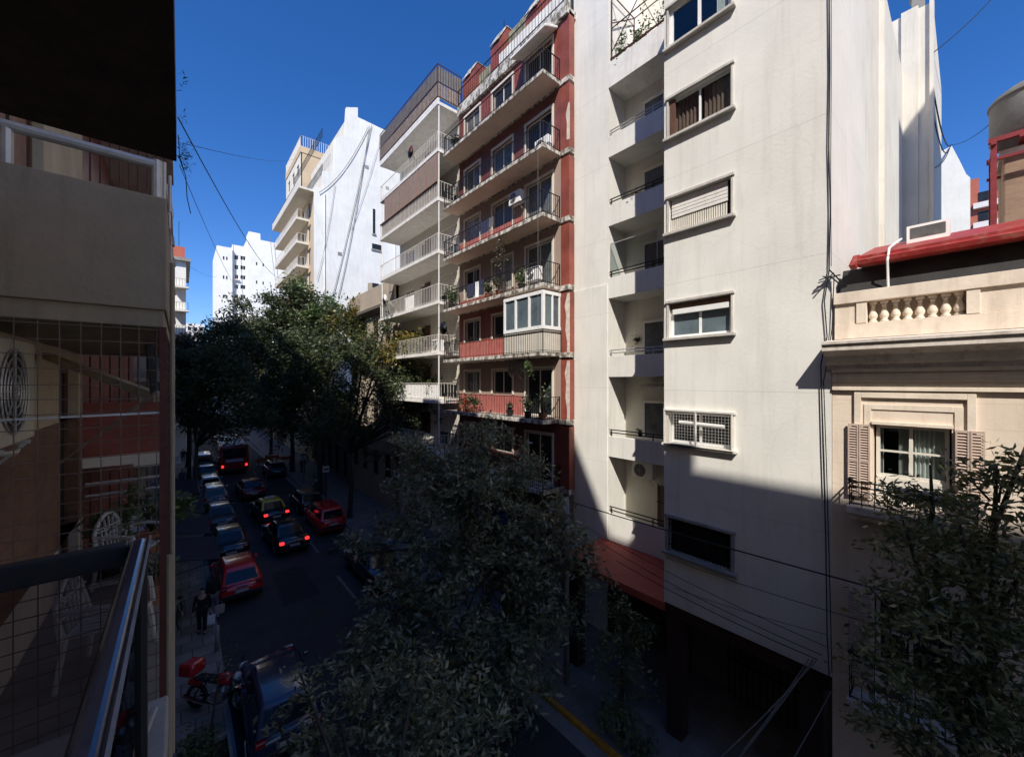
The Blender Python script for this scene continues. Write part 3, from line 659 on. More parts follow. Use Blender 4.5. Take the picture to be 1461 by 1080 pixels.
MB().bar((10.34,1.45,E+2.5),(10.18,1.5,E+2.28),.1,.12).build('gutter_end', M['roof_red'], hs_)
sk = MB(); sk.box(11.6,12.6,.25,.85,E+2.6,E+3.25); s_ = sk.build('skylight', M['white_paint'], hs_); MB().quad((11.594,.3,E+2.98),(11.594,.8,E+2.98),(11.594,.8,E+3.2),(11.594,.3,E+3.2)).build('pane', M['pane_grey'], s_)
path_cable([(10.3,1.0,E+1.78),(10.17,1.0,E+2.3),(10.32,.99,E+2.56),(11.0,.97,E+2.80),(11.6,.93,E+3.02)], .022, 'white plastic pipe curving over the red roof edge', 'white_paint', name='drain_pipe', cat='pipe')
for i, (a, b) in enumerate(winY):
    sr = MB(); P_ = HX
    for q, pr in ((.27, .05), (.13, .02)):
        sr.mbox(P_, a-q, a-q+.1, -pr, 0, E-2.2, E-.2 if q > .2 else E-.42); sr.mbox(P_, b+q-.1, b+q, -pr, 0, E-2.2, E-.2 if q > .2 else E-.42)
        sr.mbox(P_, a-q+.1, b+q-.1, -pr, 0, (E-.3 if q > .2 else E-.52), (E-.2 if q > .2 else E-.42))
    sr.mbox(P_, a-.02, b+.02, -.06, 0, E-.80, E-.74); sr.build('window_surround', M['house_trim'], hs_, bevel=.005)
    for lev in (0, 1):
        z0, z1 = (E-1.78, E-.81) if not lev else (E-5.3, E-4.06)
        window(hs_, HX, a+.03, b-.03, z0, z1, .1, 2, 2, 'cream_paint', 'glass', .055, [(.02,.47,'curtain'),(.53,.68,'curtain'),(.9,.98,'curtain')] if not lev else None, room=True)
        MB().mbox(HX, a+.03, b-.03, .08, .16, z0-.5, z0-.002).build('door_panel', M['cream_paint'], hs_)
        for y0 in (a-.36, b+.04):
            for h in range(2):
                s = MB(); ya = y0+h*.165; yb = ya+.155; zz0, zz1 = z0-.42, z1+.0; m = face_mx(9.945)
                s.mbox(m, ya, ya+.022, 0, .035, zz0, zz1); s.mbox(m, yb-.022, yb, 0, .035, zz0, zz1)
                for z in (zz0, (zz0+zz1)/2-.02, zz1-.04): s.mbox(m, ya+.022, yb-.022, .002, .033, z, z+.04)
                nl = 26
                for k in range(nl):
                    z = zz0+.05+(zz1-zz0-.1)*k/nl; s.bar((9.962, ya+.02, z+.018), (9.962, yb-.02, z+.018), .036, .007, up=(-.6,0,.8))
                s.build('shutter', M['shutter_wood'], hs_)
        # iron balcony
        fz = E-2.32 if not lev else E-5.95
        sb = MB(); sb.box(9.55, 10.02, a-.32, b+.32, fz-.14, fz); sb.box(9.60, 10.02, a-.28, b+.28, fz-.24, fz-.14); bal = sb.build('balcony', M['cornice_top'], hs_, bevel=.01)
        g = MB(); hh = .46 if not lev else .85; Y0, Y1 = a-.28, b+.28; X = 9.60
        for p, q in (((X,Y0),(X,Y1)), ((X,Y0),(10.0,Y0)), ((X,Y1),(10.0,Y1))):
            for z in (.05, hh-.1, hh): g.bar((*p, fz+z), (*q, fz+z), .022)
            L = math.dist(p, q); k = max(2, int(L/.16))
            for j in range(k+1):
                t = j/k; x, y = p[0]+(q[0]-p[0])*t, p[1]+(q[1]-p[1])*t; g.bar((x,y,fz), (x,y,fz+hh), .014)
                if j < k and p[0] == q[0]: g.torus((X, y+(q[1]-p[1])/k/2, fz+hh*.45), min(.07, hh*.2), .008, 'x', 14, 4); g.torus((X, y+(q[1]-p[1])/k/2, fz+hh-.05), .04, .006, 'x', 10, 4)
        for y in (Y0, Y1): g.lathe((X,y,fz+hh), [(.03,0),(.035,.03),(.01,.07)], 8)
        g.build('railing', M['iron'], bal)
MB().mbox(HX, -2.65, -1.55, .12, .18, .13, 2.9).build('door', M['brown_wood'], hs_)
cl = thing('laundry', (9.6,.6,E-1.9), 'white cloth airing over the iron balcony rail of the town house', 'cloth')
f = MB(); n = 14
for i in range(n):
    y0, y1 = .15+i*.05, .2+i*.05; zt = E-1.845; w0, w1 = .02*math.sin(i*1.3), .02*math.sin(i*1.3+1.3)
    f.quad((9.57+w0,y0,zt-.22),(9.57+w1,y1,zt-.22),(9.585,y1,zt),(9.585,y0,zt)); f.quad((9.585,y0,zt),(9.585,y1,zt),(9.72,y1,zt-.03),(9.72,y0,zt-.03))
f.build('cloth', M['cloth_white'], cl, True)
# tank, its red steel frame and the brick stack on the house roof
tk = thing('water_tank', (14.6,-1.05,E+2.6), 'round grey cement water tank on a red steel frame', 'water tank')
MB().lathe((14.6,-1.05,E+5.49), [(.70,0),(.75,.06),(.75,.92),(.71,1.02),(.55,1.14),(.2,1.22),(0.02,1.23)], 40).build('tank', M['tank'], tk, True)
MB().lathe((14.6,-1.05,E+6.37), [(.77,0),(.78,.03),(.77,.06)], 40).build('tank_rim', M['tank'], tk, True)
f = MB()
for x in (13.95, 15.25):
    for y in (-.36, -1.85): f.bar((x,y,E+2.6), (x,y,E+5.45), .09)
for x in (13.95, 15.25): f.bar((x,-.28,E+5.43), (x,-1.9,E+5.43), .1, .1); f.bar((x,-.28,E+5.0), (x,-1.9,E+5.0), .06)
for y in (-.36, -.75, -1.2, -1.85): f.bar((13.85,y,E+5.35), (15.35,y,E+5.35), .08)
f.bar((13.95,-.36,E+5.0), (15.25,-.36,E+5.0), .06)
f.build('steel_frame', M['red_steel'], tk)
st_ = thing('chimney_stack', (15,-1.4,E+2.6), 'square tan brick stack under the water tank', 'chimney')
MB().box(14.2,16.5,-3.0,-.50,E+2.5,E+5.1).build('stack', M['chimney'], st_, bevel=.03); MB().box(14.12,16.6,-3.1,-.44,E+5.1,E+5.22).build('cap', M['cornice_top'], st_)
# neighbour beyond the house (outside the frame to the right): its height shades the rear wing
nb = thing('apartment_building', (16,-16,0), 'tall rendered apartment building beyond the town house', 'building')
MB().box(12.5, 24, -22, -9, 0, E+27.7).build('wall', M['white_wall2'], nb)
# buildings seen over the house roof
bb = thing('apartment_building', (40, 0, 0), 'small white block with one window behind the red house roof', 'building')
f = MB(); f.prism([(-.05,0),(2.6,0),(2.6,E+14.8),(.72,E+15.25),(.4,E+14.2),(.12,E+13.2),(-.05,E+12.9)], face_mx(38), 0, 9); f.build('wall', M['far_white'], bb)
window(bb, face_mx(37.9), 1.2, 1.55, E+12.2, E+13.1, .02, 1, 1, 'concrete', 'pane')
fb = thing('apartment_building', (95, -3, 0), 'distant red brick tower block with white balcony bands', 'building')
f = MB(); f.box(90, 100, -6.5, .25, 0, E+28); f.box(90.5, 98, -.95, .2, E+28, E+30.4); f.build('wall', M['far_brick'], fb)
for k in range(5):
    z = E+14+k*2.9
    MB().box(89.4, 90, -6.4, -.4, z, z+.8).build('balcony', M['far_band'], fb)
    for j in range(3): MB().box(89.92, 90.02, -6+j*2, -4.9+j*2, z+1.0, z+2.4).build('window', M['pane'], fb)

# ------------------------------------------------------------------ RED BUILDING, Y 10.65 .. 18.75
rb = thing('apartment_building', (14, 14.7, 0), 'red tiled apartment building with stained white balcony slabs', 'building')
XR, XB = 12.0, 10.96
S = [-4.54, -1.7, 1.05, 3.8, 6.6, 9.36, 12.3]
WN = [(11.45,13.1), (14.05,15.6), (16.7,18.1)]
m = face_mx(XR)
TOP = 15.2
for k, s in enumerate(S):
    z0, z1 = E+s+.16, E+(S[k+1] if k+1 < len(S) else TOP)
    if k == 0: z0 = E+s+.16
    door = k in (3, 4, 5, 6); h = []
    for j, (a, b) in enumerate(WN):
        zb = z0+.04 if (door and (j == 0 or k > 4)) else (z0+.95 if not door else z0+.55)
        if k <= 2 and j == 0: zb = z0+.04
        h.append((a, b, zb, z0+2.12))
    w1 = MB().wall(m, 10.95, 18.7, z0, z1, h, .18)
    w1.build('wall', M[{0:'maroon',1:'taupe',2:'red_tile',3:'taupe',4:'taupe',5:'maroon',6:'red_tile'}[k]], rb)  # maroon and taupe floors carry balcony shade in their wall colour
    if k in (1, 2, 4): MB().mbox(m, 13.15, 18.68, -.03, 0, z0, z0+.90).build('breast_wall', M['pink_panel'], rb)
    if k == 3: MB().mbox(m, 15.65, 18.68, -.03, 0, z0, z0+.50).build('breast_wall', M['pink_panel'], rb)
    for j, hh in enumerate(h):
        o = window(rb, m, hh[0]+.01, hh[1]-.01, hh[2]+.01, hh[3]-.01, .08, 2, 1, 'cream_paint', ['pane','pane_net','pane_grey','pane','pane_grey'][(j*2+k*3) % 5], .06, None)
        fr = MB(); a, b, c, d = hh
        fr.mbox(m, a-.09, a, -.05, .02, c, d); fr.mbox(m, b, b+.09, -.05, .02, c, d); fr.mbox(m, a-.09, b+.09, -.055, .02, d, d+.10); fr.build('casing', M['cream_paint'], o)
    pr = MB(); pr.mbox(m, 10.5, 10.95, -.02, .3, z0, z1-.14); pr.build('pilaster', M['red_tile'], rb)
    if k in (1, 2, 5):
        pt = [(10.47,z0),(10.62,z0),(10.60,z0+.4),(10.70,z0+.9),(10.66,z0+1.5),(10.74,z0+1.9),(10.6,z0+2.4),(10.47,z0+2.4)] if k != 5 else [(10.47,z0+.3),(10.64,z0+.35),(10.62,z0+1.0),(10.68,z0+1.4),(10.55,z0+1.8),(10.47,z0+1.8)]
        MB().prism(pt, m, -.026, -.018).build('peeled_patch', M['cream_tile'], rb)
    sl_ = MB(); sl_.box(XB, XR+.0, 10.98, 18.72, E+s+.004, E+s+.16); sl_.box(XR-.05, XR+.25, 10.46, 18.74, E+s-.05, E+s+.158)
    bal = sl_.build('balcony', M['pale_conc'], rb, bevel=.012)
    MB().quad((XB+.03,11.0,E+s), (XR-.06,11.0,E+s), (XR-.06,18.7,E+s), (XB+.03,18.7,E+s)).build('soffit', M['soffit' if k > 2 else 'soffit_pale'], bal)
    zt = E+s+.16
    if k == 2:
        railing(bal, [(XB+.05,13.45,zt), (XB+.05,18.65,zt), (XR-.05,18.65,zt)], .92, .12, 'iron')
    else:
        railing(bal, [(XR-.02,11.03,zt), (XB+.05,11.03,zt), (XB+.05,18.65,zt), (XR-.05,18.65,zt)], .92, .12, 'iron')
# glazed veranda on one balcony
vz = E+1.05+.16
vr = MB(); x0, y0, y1 = XB+.02, 11.0, 13.45
vr.box(x0, x0+.06, y0, y1, vz, vz+.92); vr.box(x0+.06, XR, y0, y0+.06, vz, vz+.92)
ve = vr.build('veranda', M['cream_paint'], rb); ve['label'] = 'white glazed veranda closing off one balcony'
f = MB()
f.box(x0-.03, x0+.1, y0-.03, y1, vz+.92, vz+1.06); f.box(x0-.03, x0+.1, y0-.03, y1, vz+2.32, vz+2.46)
for y in (y0-.03, y0+.75, y0+1.6, y1-.1): f.box(x0-.025, x0+.095, y, y+.1, vz+1.06, vz+2.32)
f.box(x0+.1, XR, y0-.028, y0+.08, vz+.922, vz+1.058); f.box(x0+.1, XR, y0-.028, y0+.08, vz+2.322, vz+2.458)
for x in (x0+.50, XR-.1): f.box(x, x+.07, y0-.026, y0+.078, vz+1.058, vz+2.322)
f.build('veranda_frame', M['white_paint'], ve)
MB().box(x0+.03, x0+.04, y0+.06, y1-.02, vz+1.06, vz+2.32).build('pane', M['pane_blue'], ve)
MB().box(x0+.09, XR-.02, y0+.02, y0+.03, vz+1.06, vz+2.32).build('pane', M['pane_blue'], ve)
railing(ve, [(XR-.02,y0-.05,vz-.02), (XB-.03,y0-.05,vz-.02), (XB-.03,y1,vz-.02)], .9, .11, 'iron')
# roof terrace of the red building
tz = E+TOP
t_ = MB(); t_.box(11.9, 14, 10.5, 18.74, tz-.28, tz); t_.box(11.9, 12.05, 10.5, 18.74, tz, tz+.32); t_.box(11.86, 11.9, 10.5, 18.74, tz-.28, tz+.1); t_.build('roof_terrace', M['pale_conc'], rb, bevel=.01)
MB().box(11.93, 11.98, 10.7, 15.0, tz+.32, tz+.9).build('terrace_panel', M['white_slab'], rb)
railing(rb, [(11.92,10.6,tz+.32), (11.92,18.7,tz+.32)], .85, .2, 'iron')
for y, hh, x1 in ((17.9, 2.7, 13.6), (15.3, 2.9, 13.8), (12.6, 2.6, 13.4)):
    MB().prism([(12.2,tz),(x1,tz),(x1,tz+hh),(12.7,tz+hh),(12.2,tz+hh-.9)], lambda a,d,z: (a,d,z), y, y+.75).build('terrace_wall', M['red_tile'], rb)
    MB().prism([(12.15,tz+hh-.88),(12.66,tz+hh+.02),(x1,tz+hh+.02),(x1,tz+hh+.06),(12.64,tz+hh+.06),(12.12,tz+hh-.86)], lambda a,d,z: (a,d,z), y-.03, y+.78).build('coping', M['pale_conc'], rb)
MB().box(13.4, 14, 10.6, 18.7, tz, tz+2.1).build('terrace_wall', M['moss_conc'], rb, bevel=.01)
for y0, y1, hh in ((16.06,17.88,2.0),(13.38,15.28,2.6)): MB().box(12.75, 13.39, y0, y1, tz, tz+hh).build('terrace_wall', M['moss_conc'], rb, bevel=.01)
MB().box(13.5, 15.6, 13.4, 15.2, tz+2.1, tz+3.7).build('lift_house', M['moss_conc'], rb, bevel=.01)
railing(rb, [(13.45,15.8,tz+2.1), (13.45,18.5,tz+2.1), (15.2,18.5,tz+2.1)], .8, .2, 'iron')
for y, hh in ((16.9, 3.0), (14.0, 5.2), (13.6, 4.6)):
    path_cable([(13.8,y,tz+2.1),(13.8,y,tz+2.1+hh)], .018, {16.9:'short thin aerial mast at the left of the red building roof',14.0:'tallest thin aerial mast on the red building roof',13.6:'aerial mast beside the tallest one on the red building roof'}[y], 'iron', 'aerials on the red building roof', 'aerial_mast', 'aerial')
MB().add([(11.96,11.1,E+14.85),(11.96,13.3,E+14.85),(11.2,13.3,E+14.5),(11.2,11.1,E+14.5),(11.96,11.1,E+14.72),(11.96,13.3,E+14.72),(11.2,13.3,E+14.38),(11.2,11.1,E+14.38)],[(0,1,2,3),(4,7,6,5),(0,3,7,4),(1,5,6,2),(3,2,6,7),(0,4,5,1)]).build('rolled_awning', M['white_slab'], rb, bevel=.03)
MB().box(XR+.31, 22, 10.66, 18.74, 0, E+15).build('core', M['taupe'], rb)
gl = MB(); gl.box(11.98, 12.31, 10.66, 18.7, 0, E-4.7); gl.build('ground_floor_wall', M['dark_stone'], rb)
for y in (11.4, 13.6, 15.9):
    MB().box(11.93, 11.975, y, y+1.7, .13, 3.3).build('shop_shutter', M['iron'], rb)
MB().add([(12,11.2,3.9),(12,18.4,3.9),(10.3,18.4,3.2),(10.3,11.2,3.2),(12,11.2,3.85),(12,18.4,3.85),(10.3,18.4,3.15),(10.3,11.2,3.15)],[(0,1,2,3),(4,7,6,5),(0,3,7,4),(1,5,6,2),(3,2,6,7)]).build('awning', M['navy_canvas'], rb)
# things on its balconies
for z, y, lab in ((9.52, 11.75, 'white air conditioner on the second highest red building balcony'), (3.96, 11.8, 'white air conditioner beside the leafy plants on a red building balcony'), (6.76, 13.5, 'air conditioner on the wall above laundry on the red building')):
    ac_unit((11.9 if z != 3.96 else 11.4, y, E+z+(.25 if z != 6.76 else 1.4)), R(-90), lab)
fan = ac_unit((11.95, 13.6, E+.35), R(-90), 'dark wall air conditioner under the veranda on the red building', .85, .6, mt='concrete')
for (k, y, h, rad, mt, lab, pt) in (
    (3, 12.6, .95, .35, 'leaf_bright', 'bright broad leaved plant in a dark pot by the air conditioner, floor above the veranda', 'pot_dark'),
    (3, 14.2, .8, .4, 'leaf_dry', 'dry sprawling plant behind the railing above the veranda', 'pot_clay'),
    (3, 15.0, .6, .3, 'leaf_pot', 'small green plant left of the dry plant above the veranda', 'pot_clay'),
    (3, 18.35, 1.1, .4, 'leaf_bright', 'yellow green bush at the left railing corner above the veranda', 'pot_dark'),
    (1, 11.35, 1.2, .35, 'leaf_pot', 'tall spiky plant at the right end of the lowest sunny balcony', 'pot_clay'),
    (1, 12.2, .7, .3, 'leaf_pot', 'dark leafy plant before the open balcony door', 'pot_dark'),
    (1, 13.4, .3, .16, 'leaf_dark', 'small plant in a black pot on the lowest sunny balcony', 'pot_dark'),
    (1, 16.2, .9, .35, 'leaf_pot', 'bushy green plant along the coral breast wall', 'pot_clay'),
    (1, 17.0, .6, .28, 'leaf_bright', 'pale green plant at the left of the coral breast wall', 'pot_clay'),
    (6, 17.9, .5, .25, 'leaf_dark', 'dark small plant at the left end of the topmost balcony', 'pot_dark')):
    plant('potted_plant', (XB+.32, y, E+S[k]+.165), lab, h, rad, 220, mt, pt, .2 if mt == 'leaf_bright' else .14, .07, .28, .17)
for y, c in ((16.6,'red geranium pot on the lowest sunny balcony, right one'), (17.4,'red geranium pot on the lowest sunny balcony, left one')):
    p = plant('geranium', (XB+.2, y, E-1.535), c, .4, .2, 70, 'leaf_pot', 'pot_clay', .08, .05, .2, .13, group='red geraniums')
    cs = RNG.normal(size=(90,3))*[.12,.14,.1]+[XB+.2, y, E-1.0]; leaf_mesh('flowers', 'flower_red', cs, np.zeros((90,3)), .07, .05, p)
for y, lab in ((13.9, 'straggling vine hanging from the slab above the dry plant'), (12.0, 'small hanging basket below the veranda slab')):
    plant('hanging_vine', (XB+.15, y, E+(6.6 if y > 13 else 1.05)), lab, 1.5 if y > 13 else 1.0, .42 if y > 13 else .25, 260, 'leaf_dry' if y > 13 else 'leaf_pot', None, .13, .05, hang=True, group='hanging plants on the red building')
def hang_cloth(x, y0, y1, zt, h, mt, label, group='laundry on the red building balconies'):
    f = MB(); n = 10
    for i in range(n):
        a, b = y0+(y1-y0)*i/n, y0+(y1-y0)*(i+1)/n; wa, wb2 = .025*math.sin(i*1.9+y0*7), .025*math.sin((i+1)*1.9+y0*7)
        f.quad((x,a,zt),(x,b,zt),(x+wb2,b,zt-h),(x+wa,a,zt-h)); f.quad((x,a,zt),(x,b,zt),(x+.03+wb2*.3,b,zt-h*.7),(x+.03+wa*.3,a,zt-h*.7))
    o = f.build('laundry', M[mt], None, True); tag(o, label, 'laundry', group)
hang_cloth(XB+.02, 14.6, 15.3, E+7.66, .6, 'cloth_navy', 'navy blanket drying on the fourth balcony below the roof')
hang_cloth(XB+.02, 14.2, 14.55, E+7.66, .45, 'cloth_grey', 'grey shirt drying beside the navy blanket')
hang_cloth(XB+.02, 15.4, 15.7, E+4.88, .75, 'cloth_white', 'white towel drying above the veranda floor')
hang_cloth(XB+.02, 14.95, 15.35, E+4.88, .7, 'cloth_navy', 'dark blue trousers drying right of the white towel')
hang_cloth(XB+.02, 15.75, 16.4, E+4.88, .65, 'cloth_navy', 'dark blue sheet drying left of the white towel')
# white service post at the joint of the two buildings
for y, x, lab in ((11.2, 10.9, 'thin plumb wire in front of the red building right end'), ):
    path_cable([(x,y,E+9.3),(x,y,E+1.2)], .006, lab, 'cable_grey', name='hanging_wire', cat='wire')

# ------------------------------------------------------------------ PALE BALCONY BUILDING, Y 18.75 .. 27.2
pb = thing('apartment_building', (14, 23, 0), 'pale apartment building with deep white balconies and brown blinds', 'building')
S2 = [-4.1, -1.2, 1.5, 4.3, 7.1, 10.0, 12.7, 15.3]
m = face_mx(12.3); X2 = 10.76
hs2 = []
for s in S2[:-1]:
    z = E+s+.18; hs2 += [(19.4,21.6,z+.05,z+2.0), (22.6,24.0,z+.6,z+2.0), (24.9,26.4,z+.05,z+2.0)]
MB().wall(m, 18.75, 27.2, 0, E+15.3, hs2, .2).build('wall', M['cream_paint'], pb)
MB().box(12.52, 22, 18.8, 27.15, 0, E+15.2).build('core', M['white_wall2'], pb)
for i, h in enumerate(hs2):
    o = window(pb, m, h[0]+.01, h[1]-.01, h[2]+.01, h[3]-.01, .08, 2, 1, 'cream_paint', ['pane_grey','pane','pane_net','pane'][(i*5//3) % 4], .06)
    if i % 3 == 0:
        sh = MB()
        for j in range(10): sh.mbox(m, h[0]+.05, h[1]-.05, .045, .07, h[3]-.15-j*.11, h[3]-.06-j*.11)
        sh.build('roller_shutter', M['cream_paint'], o)
    if i % 3 == 1: MB().mbox(m, h[0]-.02, h[0]+.7, -.05, .02, h[2], h[3]).build('folding_shutter', M['brown_wood'], o)
for k, s in enumerate(S2):
    z = E+s; b = MB(); b.box(X2, 12.3, 18.95, 27.15, z, z+.18)
    if k == 7: b.box(X2, X2+.12, 18.95, 27.15, z+.18, z+.36)
    bal = b.build('balcony', M['white_slab'], pb, bevel=.012)
    if k < 7: railing(bal, [(12.2,19.0,z+.18),(X2+.05,19.0,z+.18),(X2+.05,27.1,z+.18)], .95, .19, 'white_iron', bw=.014)
    if k in (1, 3):
        f = MB(); f.box(X2+.09, X2+.1, 19.1 if k == 1 else 22, 25.0 if k == 1 else 23.2, z+.2, z+1.08); f.build('railing_screen', M['curtain'], bal)
    if k == 5:
        f = MB(); f.box(X2+.09, X2+.1, 19.1, 27.0, z+.2, z+1.08); f.build('railing_screen', M['reed'], bal)
    if k < 7:
        f = MB(); zz = E+S2[k+1]
        for y in (19.0, 26.95): f.bar((X2+.1,y,z+.18), (X2+.1,y,zz), .05)
        f.build('balcony_post', M['white_paint'], bal)
# brown blinds closing one floor
bl = MB(); z0, z1 = E+10.0+1.14, E+12.7-.02
for j in range(6): bl.box(X2+.03, X2+.05, 19.15+j*1.2, 19.15+j*1.2+1.08, z0, z1)
bl.build('brown_blinds', M['blind_tan'], pb)
f = MB()
for j in range(7): f.box(X2+.0, X2+.08, 19.08+j*1.2-.03, 19.08+j*1.2+.04, z0, z1)
f.box(X2-.02, X2+.1, 19.0, 27.1, z0-.06, z0); f.build('blind_frame', M['curtain_brown'], pb)
# roof terrace fence
f = MB(); z = E+15.3+.36
for j in range(26): f.box(X2+.02, X2+.05, 19.0+j*.313, 19.0+j*.313+.27, z, z+.85)
for j in range(5): f.box(X2+.02+j*.3, X2+.28+j*.3, 18.97, 19.0, z, z+.85)
f.build('lower_screen', M['reed'], pb)
f = MB(); f.box(X2+.03, X2+.045, 19.0, 27.1, z+.9, z+1.75); f.box(X2+.03, 12.3, 18.99, 19.0, z+.9, z+1.75); f.build('upper_screen', M['tank'], pb)
railing(pb, [(12.3,18.96,z),(X2,18.96,z),(X2,27.12,z)], 1.85, .16, 'iron_rust', rails=(1.0,.48))
ac_unit((11.3, 19.6, E+1.72), R(-90), 'white air conditioner on the right end of a pale building balcony', .9, .7)
for y, k, lab, mt in ((18.3, 2, 'dark satellite dish on the red building corner', 'iron'), (26.2, 3, 'pale satellite dish at the far end of the pale building', 'white_iron'), (22.2, 6, 'brown satellite dish under the roof terrace of the pale building', 'iron_rust')):
    p = Vector((10.75 if y < 19 else 10.72, y, E+S2[k]+1.4)); t = thing('satellite_dish', p, lab, 'satellite dish', 'satellite dishes')
    n, pr = 14, [(.02,.14),(.15,.11),(.28,.04),(.36,0)]
    MB().lathe(p, pr, 18, 'x').build('dish', M[mt], t, True); a = MB(); a.bar(p+Vector((.14,0,0)), p+Vector((.3,0,-.4)), .03); a.bar(p+Vector((0,0,-.34)), p+Vector((-.3,0,0)), .018); a.build('arm', M['iron'], t)
plant('potted_plant', (X2+.3, 20.0, E-1.0), 'flowering creeper on the lowest pale building balcony', .9, .5, 220, 'leaf_dry', 'pot_clay', .12, .06)

# ------------------------------------------------------------------ OLD STONE FRONTS further along
ob = thing('town_house', (14, 31, 0), 'old stone fronted house with a heavy cornice behind the tree tops', 'house')
hz = [(y,y+1.2,E+z,E+z+2.0) for y in (28.2,30.6,33,35.3) for z in (-7.5,-3.6,.2,3)]
MB().wall(face_mx(12), 27.2, 37, 0, E+5.6, hz, .2).build('wall', M['stone'], ob)
MB().box(12.25, 22, 27.3, 36.95, 0, E+5.5).build('core', M['stone'], ob)
for h in hz: window(ob, face_mx(12), h[0], h[1], h[2], h[3], .1, 2, 1, 'brown_wood', 'pane')
molding([(12,E+5.4),(11.75,E+5.5),(11.5,E+5.7),(11.45,E+5.9),(12,E+6.05)], 27.2, 37, 'cornice', 'dark_stone', ob)
f = MB(); f.box(11.85,12.2,27.2,37,E+6.05,E+7.6); f.quad((12,27.2,E+5),(20,27.2,E+5),(20,27.2,E+7.6),(12,27.2,E+7.6)); f.build('parapet', M['stone'], ob)
MB().box(13,13.3,35.3,35.6,E+6,E+9).build('flue', M['stone'], ob)
ob2 = thing('town_house', (14, 43, 0), 'low dark stone house front with tall doorways behind the kerb trees', 'house')
hz = [(y,y+1.3,.6,3.4) for y in (38,40.5,43,45.5,48)]+[(y,y+1.1,5,7.2) for y in (38.1,40.6,43.1,45.6,48.1)]
MB().wall(face_mx(11.9), 37, 50, 0, E-1, hz, .25).build('wall', M['dark_stone'], ob2)
for h in hz: window(ob2, face_mx(11.9), h[0], h[1], h[2], h[3], .12, 2, 1, 'brown_wood', 'pane')
MB().box(12.2, 22, 37.1, 49.9, 0, E-1.3).build('core', M['dark_stone'], ob2)
molding([(11.9,E-1.5),(11.6,E-1.3),(11.55,E-1.1),(11.9,E-1)], 37, 50, 'cornice', 'dark_stone', ob2)

# ------------------------------------------------------------------ TALL BLOCK with the big white party wall, Y 50 .. 68
tb = thing('apartment_building', (18, 58, 0), 'tall tan fronted block with a huge blank white party wall', 'building')
poly = [(12,0),(27,0),(27,E+33.2),(21.0,E+33.2),(17.0,E+33.4),(17.0,E+34.6),(15.6,E+34.0),(15.4,E+30.5),(14.2,E+29.5),(14.1,E+25.4),(12.9,E+25.2),(12.9,E+23.2),(12,E+23.0)]
MB().prism(poly, face_my(50), 0, .4).build('party_wall', M['party_white'], tb)
for a, b, c, d in ((18.9,19.2,E+19.2,E+22.4),(18.8,20.0,E+17.2,E+17.9),(18.8,19.7,E+12.2,E+12.8)):
    w_ = MB(); w_.mbox(face_my(50), a, b, -.05, 0, c, d); w_.build('window', M['pane'], tb); MB().mbox(face_my(50), a-.1, b+.1, -.12, 0, c-.2, c).build('sill', M['concrete'], tb)
for a, z in ((14.6,15.5),(16.4,9.2),(20.6,25.5),(22.4,20.1),(17.9,27.3)): MB().mbox(face_my(50), a, a+.45, -.04, .001, E+z, E+z+.4).build('vent', M['concrete'], tb)
for k in range(2): MB().tube([((21.9,13.1)[k],49.93,2),((21.9,13.1)[k],49.93,E+22.5)], .06, 6).build('downpipe', M['white_slab'], tb)
S4 = [2.5, 5.4, 8.3, 11.2, 14.1, 17.0, 19.9, 22.6]
hz = [(y,y+1.6,E+s+.3,E+s+2.3) for y in (52,55,58.5,62,65) for s in S4[:-1]]
MB().wall(face_mx(12.05), 50.4, 68, 0, E+22.6, hz, .25).build('wall', M['tan_wall'], tb)
MB().box(12.4, 26, 50.5, 67.9, 0, E+22.4).build('core', M['tan_wall'], tb)
MB().box(14.3, 26, 50.5, 67.9, E+22.4, E+29).build('upper_setback', M['white_wall2'], tb)
MB().box(15.8, 26, 50.5, 67.9, E+29, E+33).build('upper_setback', M['white_wall2'], tb)
for h in hz: window(tb, face_mx(12.05), h[0], h[1], h[2], h[3], .12, 2, 1, 'cream_paint', 'pane', .08)
for k, s in enumerate(S4):
    y0, y1 = (53, 67.5)
    b = MB(); x0 = 10.7 if k < 7 else 10.4
    b.box(x0, 12.05, y0 if k < 7 else 50.4, y1, E+s-.05, E+s+.2); b.box(x0, x0+.12, y0 if k < 7 else 50.4, y1, E+s+.2, E+s+(.35 if k < 7 else .9)); bal = b.build('balcony', M['cream_paint'], tb)
    railing(bal, [(12,y0,E+s+.2),(x0+.1,y0,E+s+.2),(x0+.1,y1,E+s+.2)], 1.0, .3, 'white_iron' if k < 7 else 'iron', bw=.03)
for s in (25.3, 29.6):
    railing(tb, [(13.0,50.6,E+s-.1),(13.0,66,E+s-.1)], 1.1, .3, 'iron', bw=.03)
ac_unit((11.5, 53.1, E+10.0), 0, 'white air conditioner on a balcony of the tall tan fronted block', 1.3, .9, .4)
tt = thing('apartment_building', (18, 78, 0), 'tan tower with a pale narrow front rising behind the white party wall', 'building')
MB().box(15.4, 24, 72, 84, 0, E+39).build('wall', M['tan_wall'], tt)
hz = [(a,a+1.6,E+z,E+z+1.9) for a in (73.5,77,80.5) for z in (23,27,31,35)]
MB().wall(face_mx(15.2), 72, 84, 0, E+39.5, hz, .18).build('street_front', M['white_wall2'], tt)
for h in hz: window(tt, face_mx(15.2), h[0], h[1], h[2], h[3], .1, 2, 1, 'concrete', 'pane', .1)
railing(tt, [(15.2,84,E+39.2),(15.2,72.05,E+39.2),(24,72.05,E+39.2)], 1.8, .35, 'white_iron', bw=.06)
MB().box(15.1, 24.2, 71.9, 84, E+38.2, E+39.2).build('parapet', M['tan_wall'], tt)
fw_ = thing('apartment_building', (17, 155, 0), 'bright white tower closing the far end of the street', 'building')
YF = 150
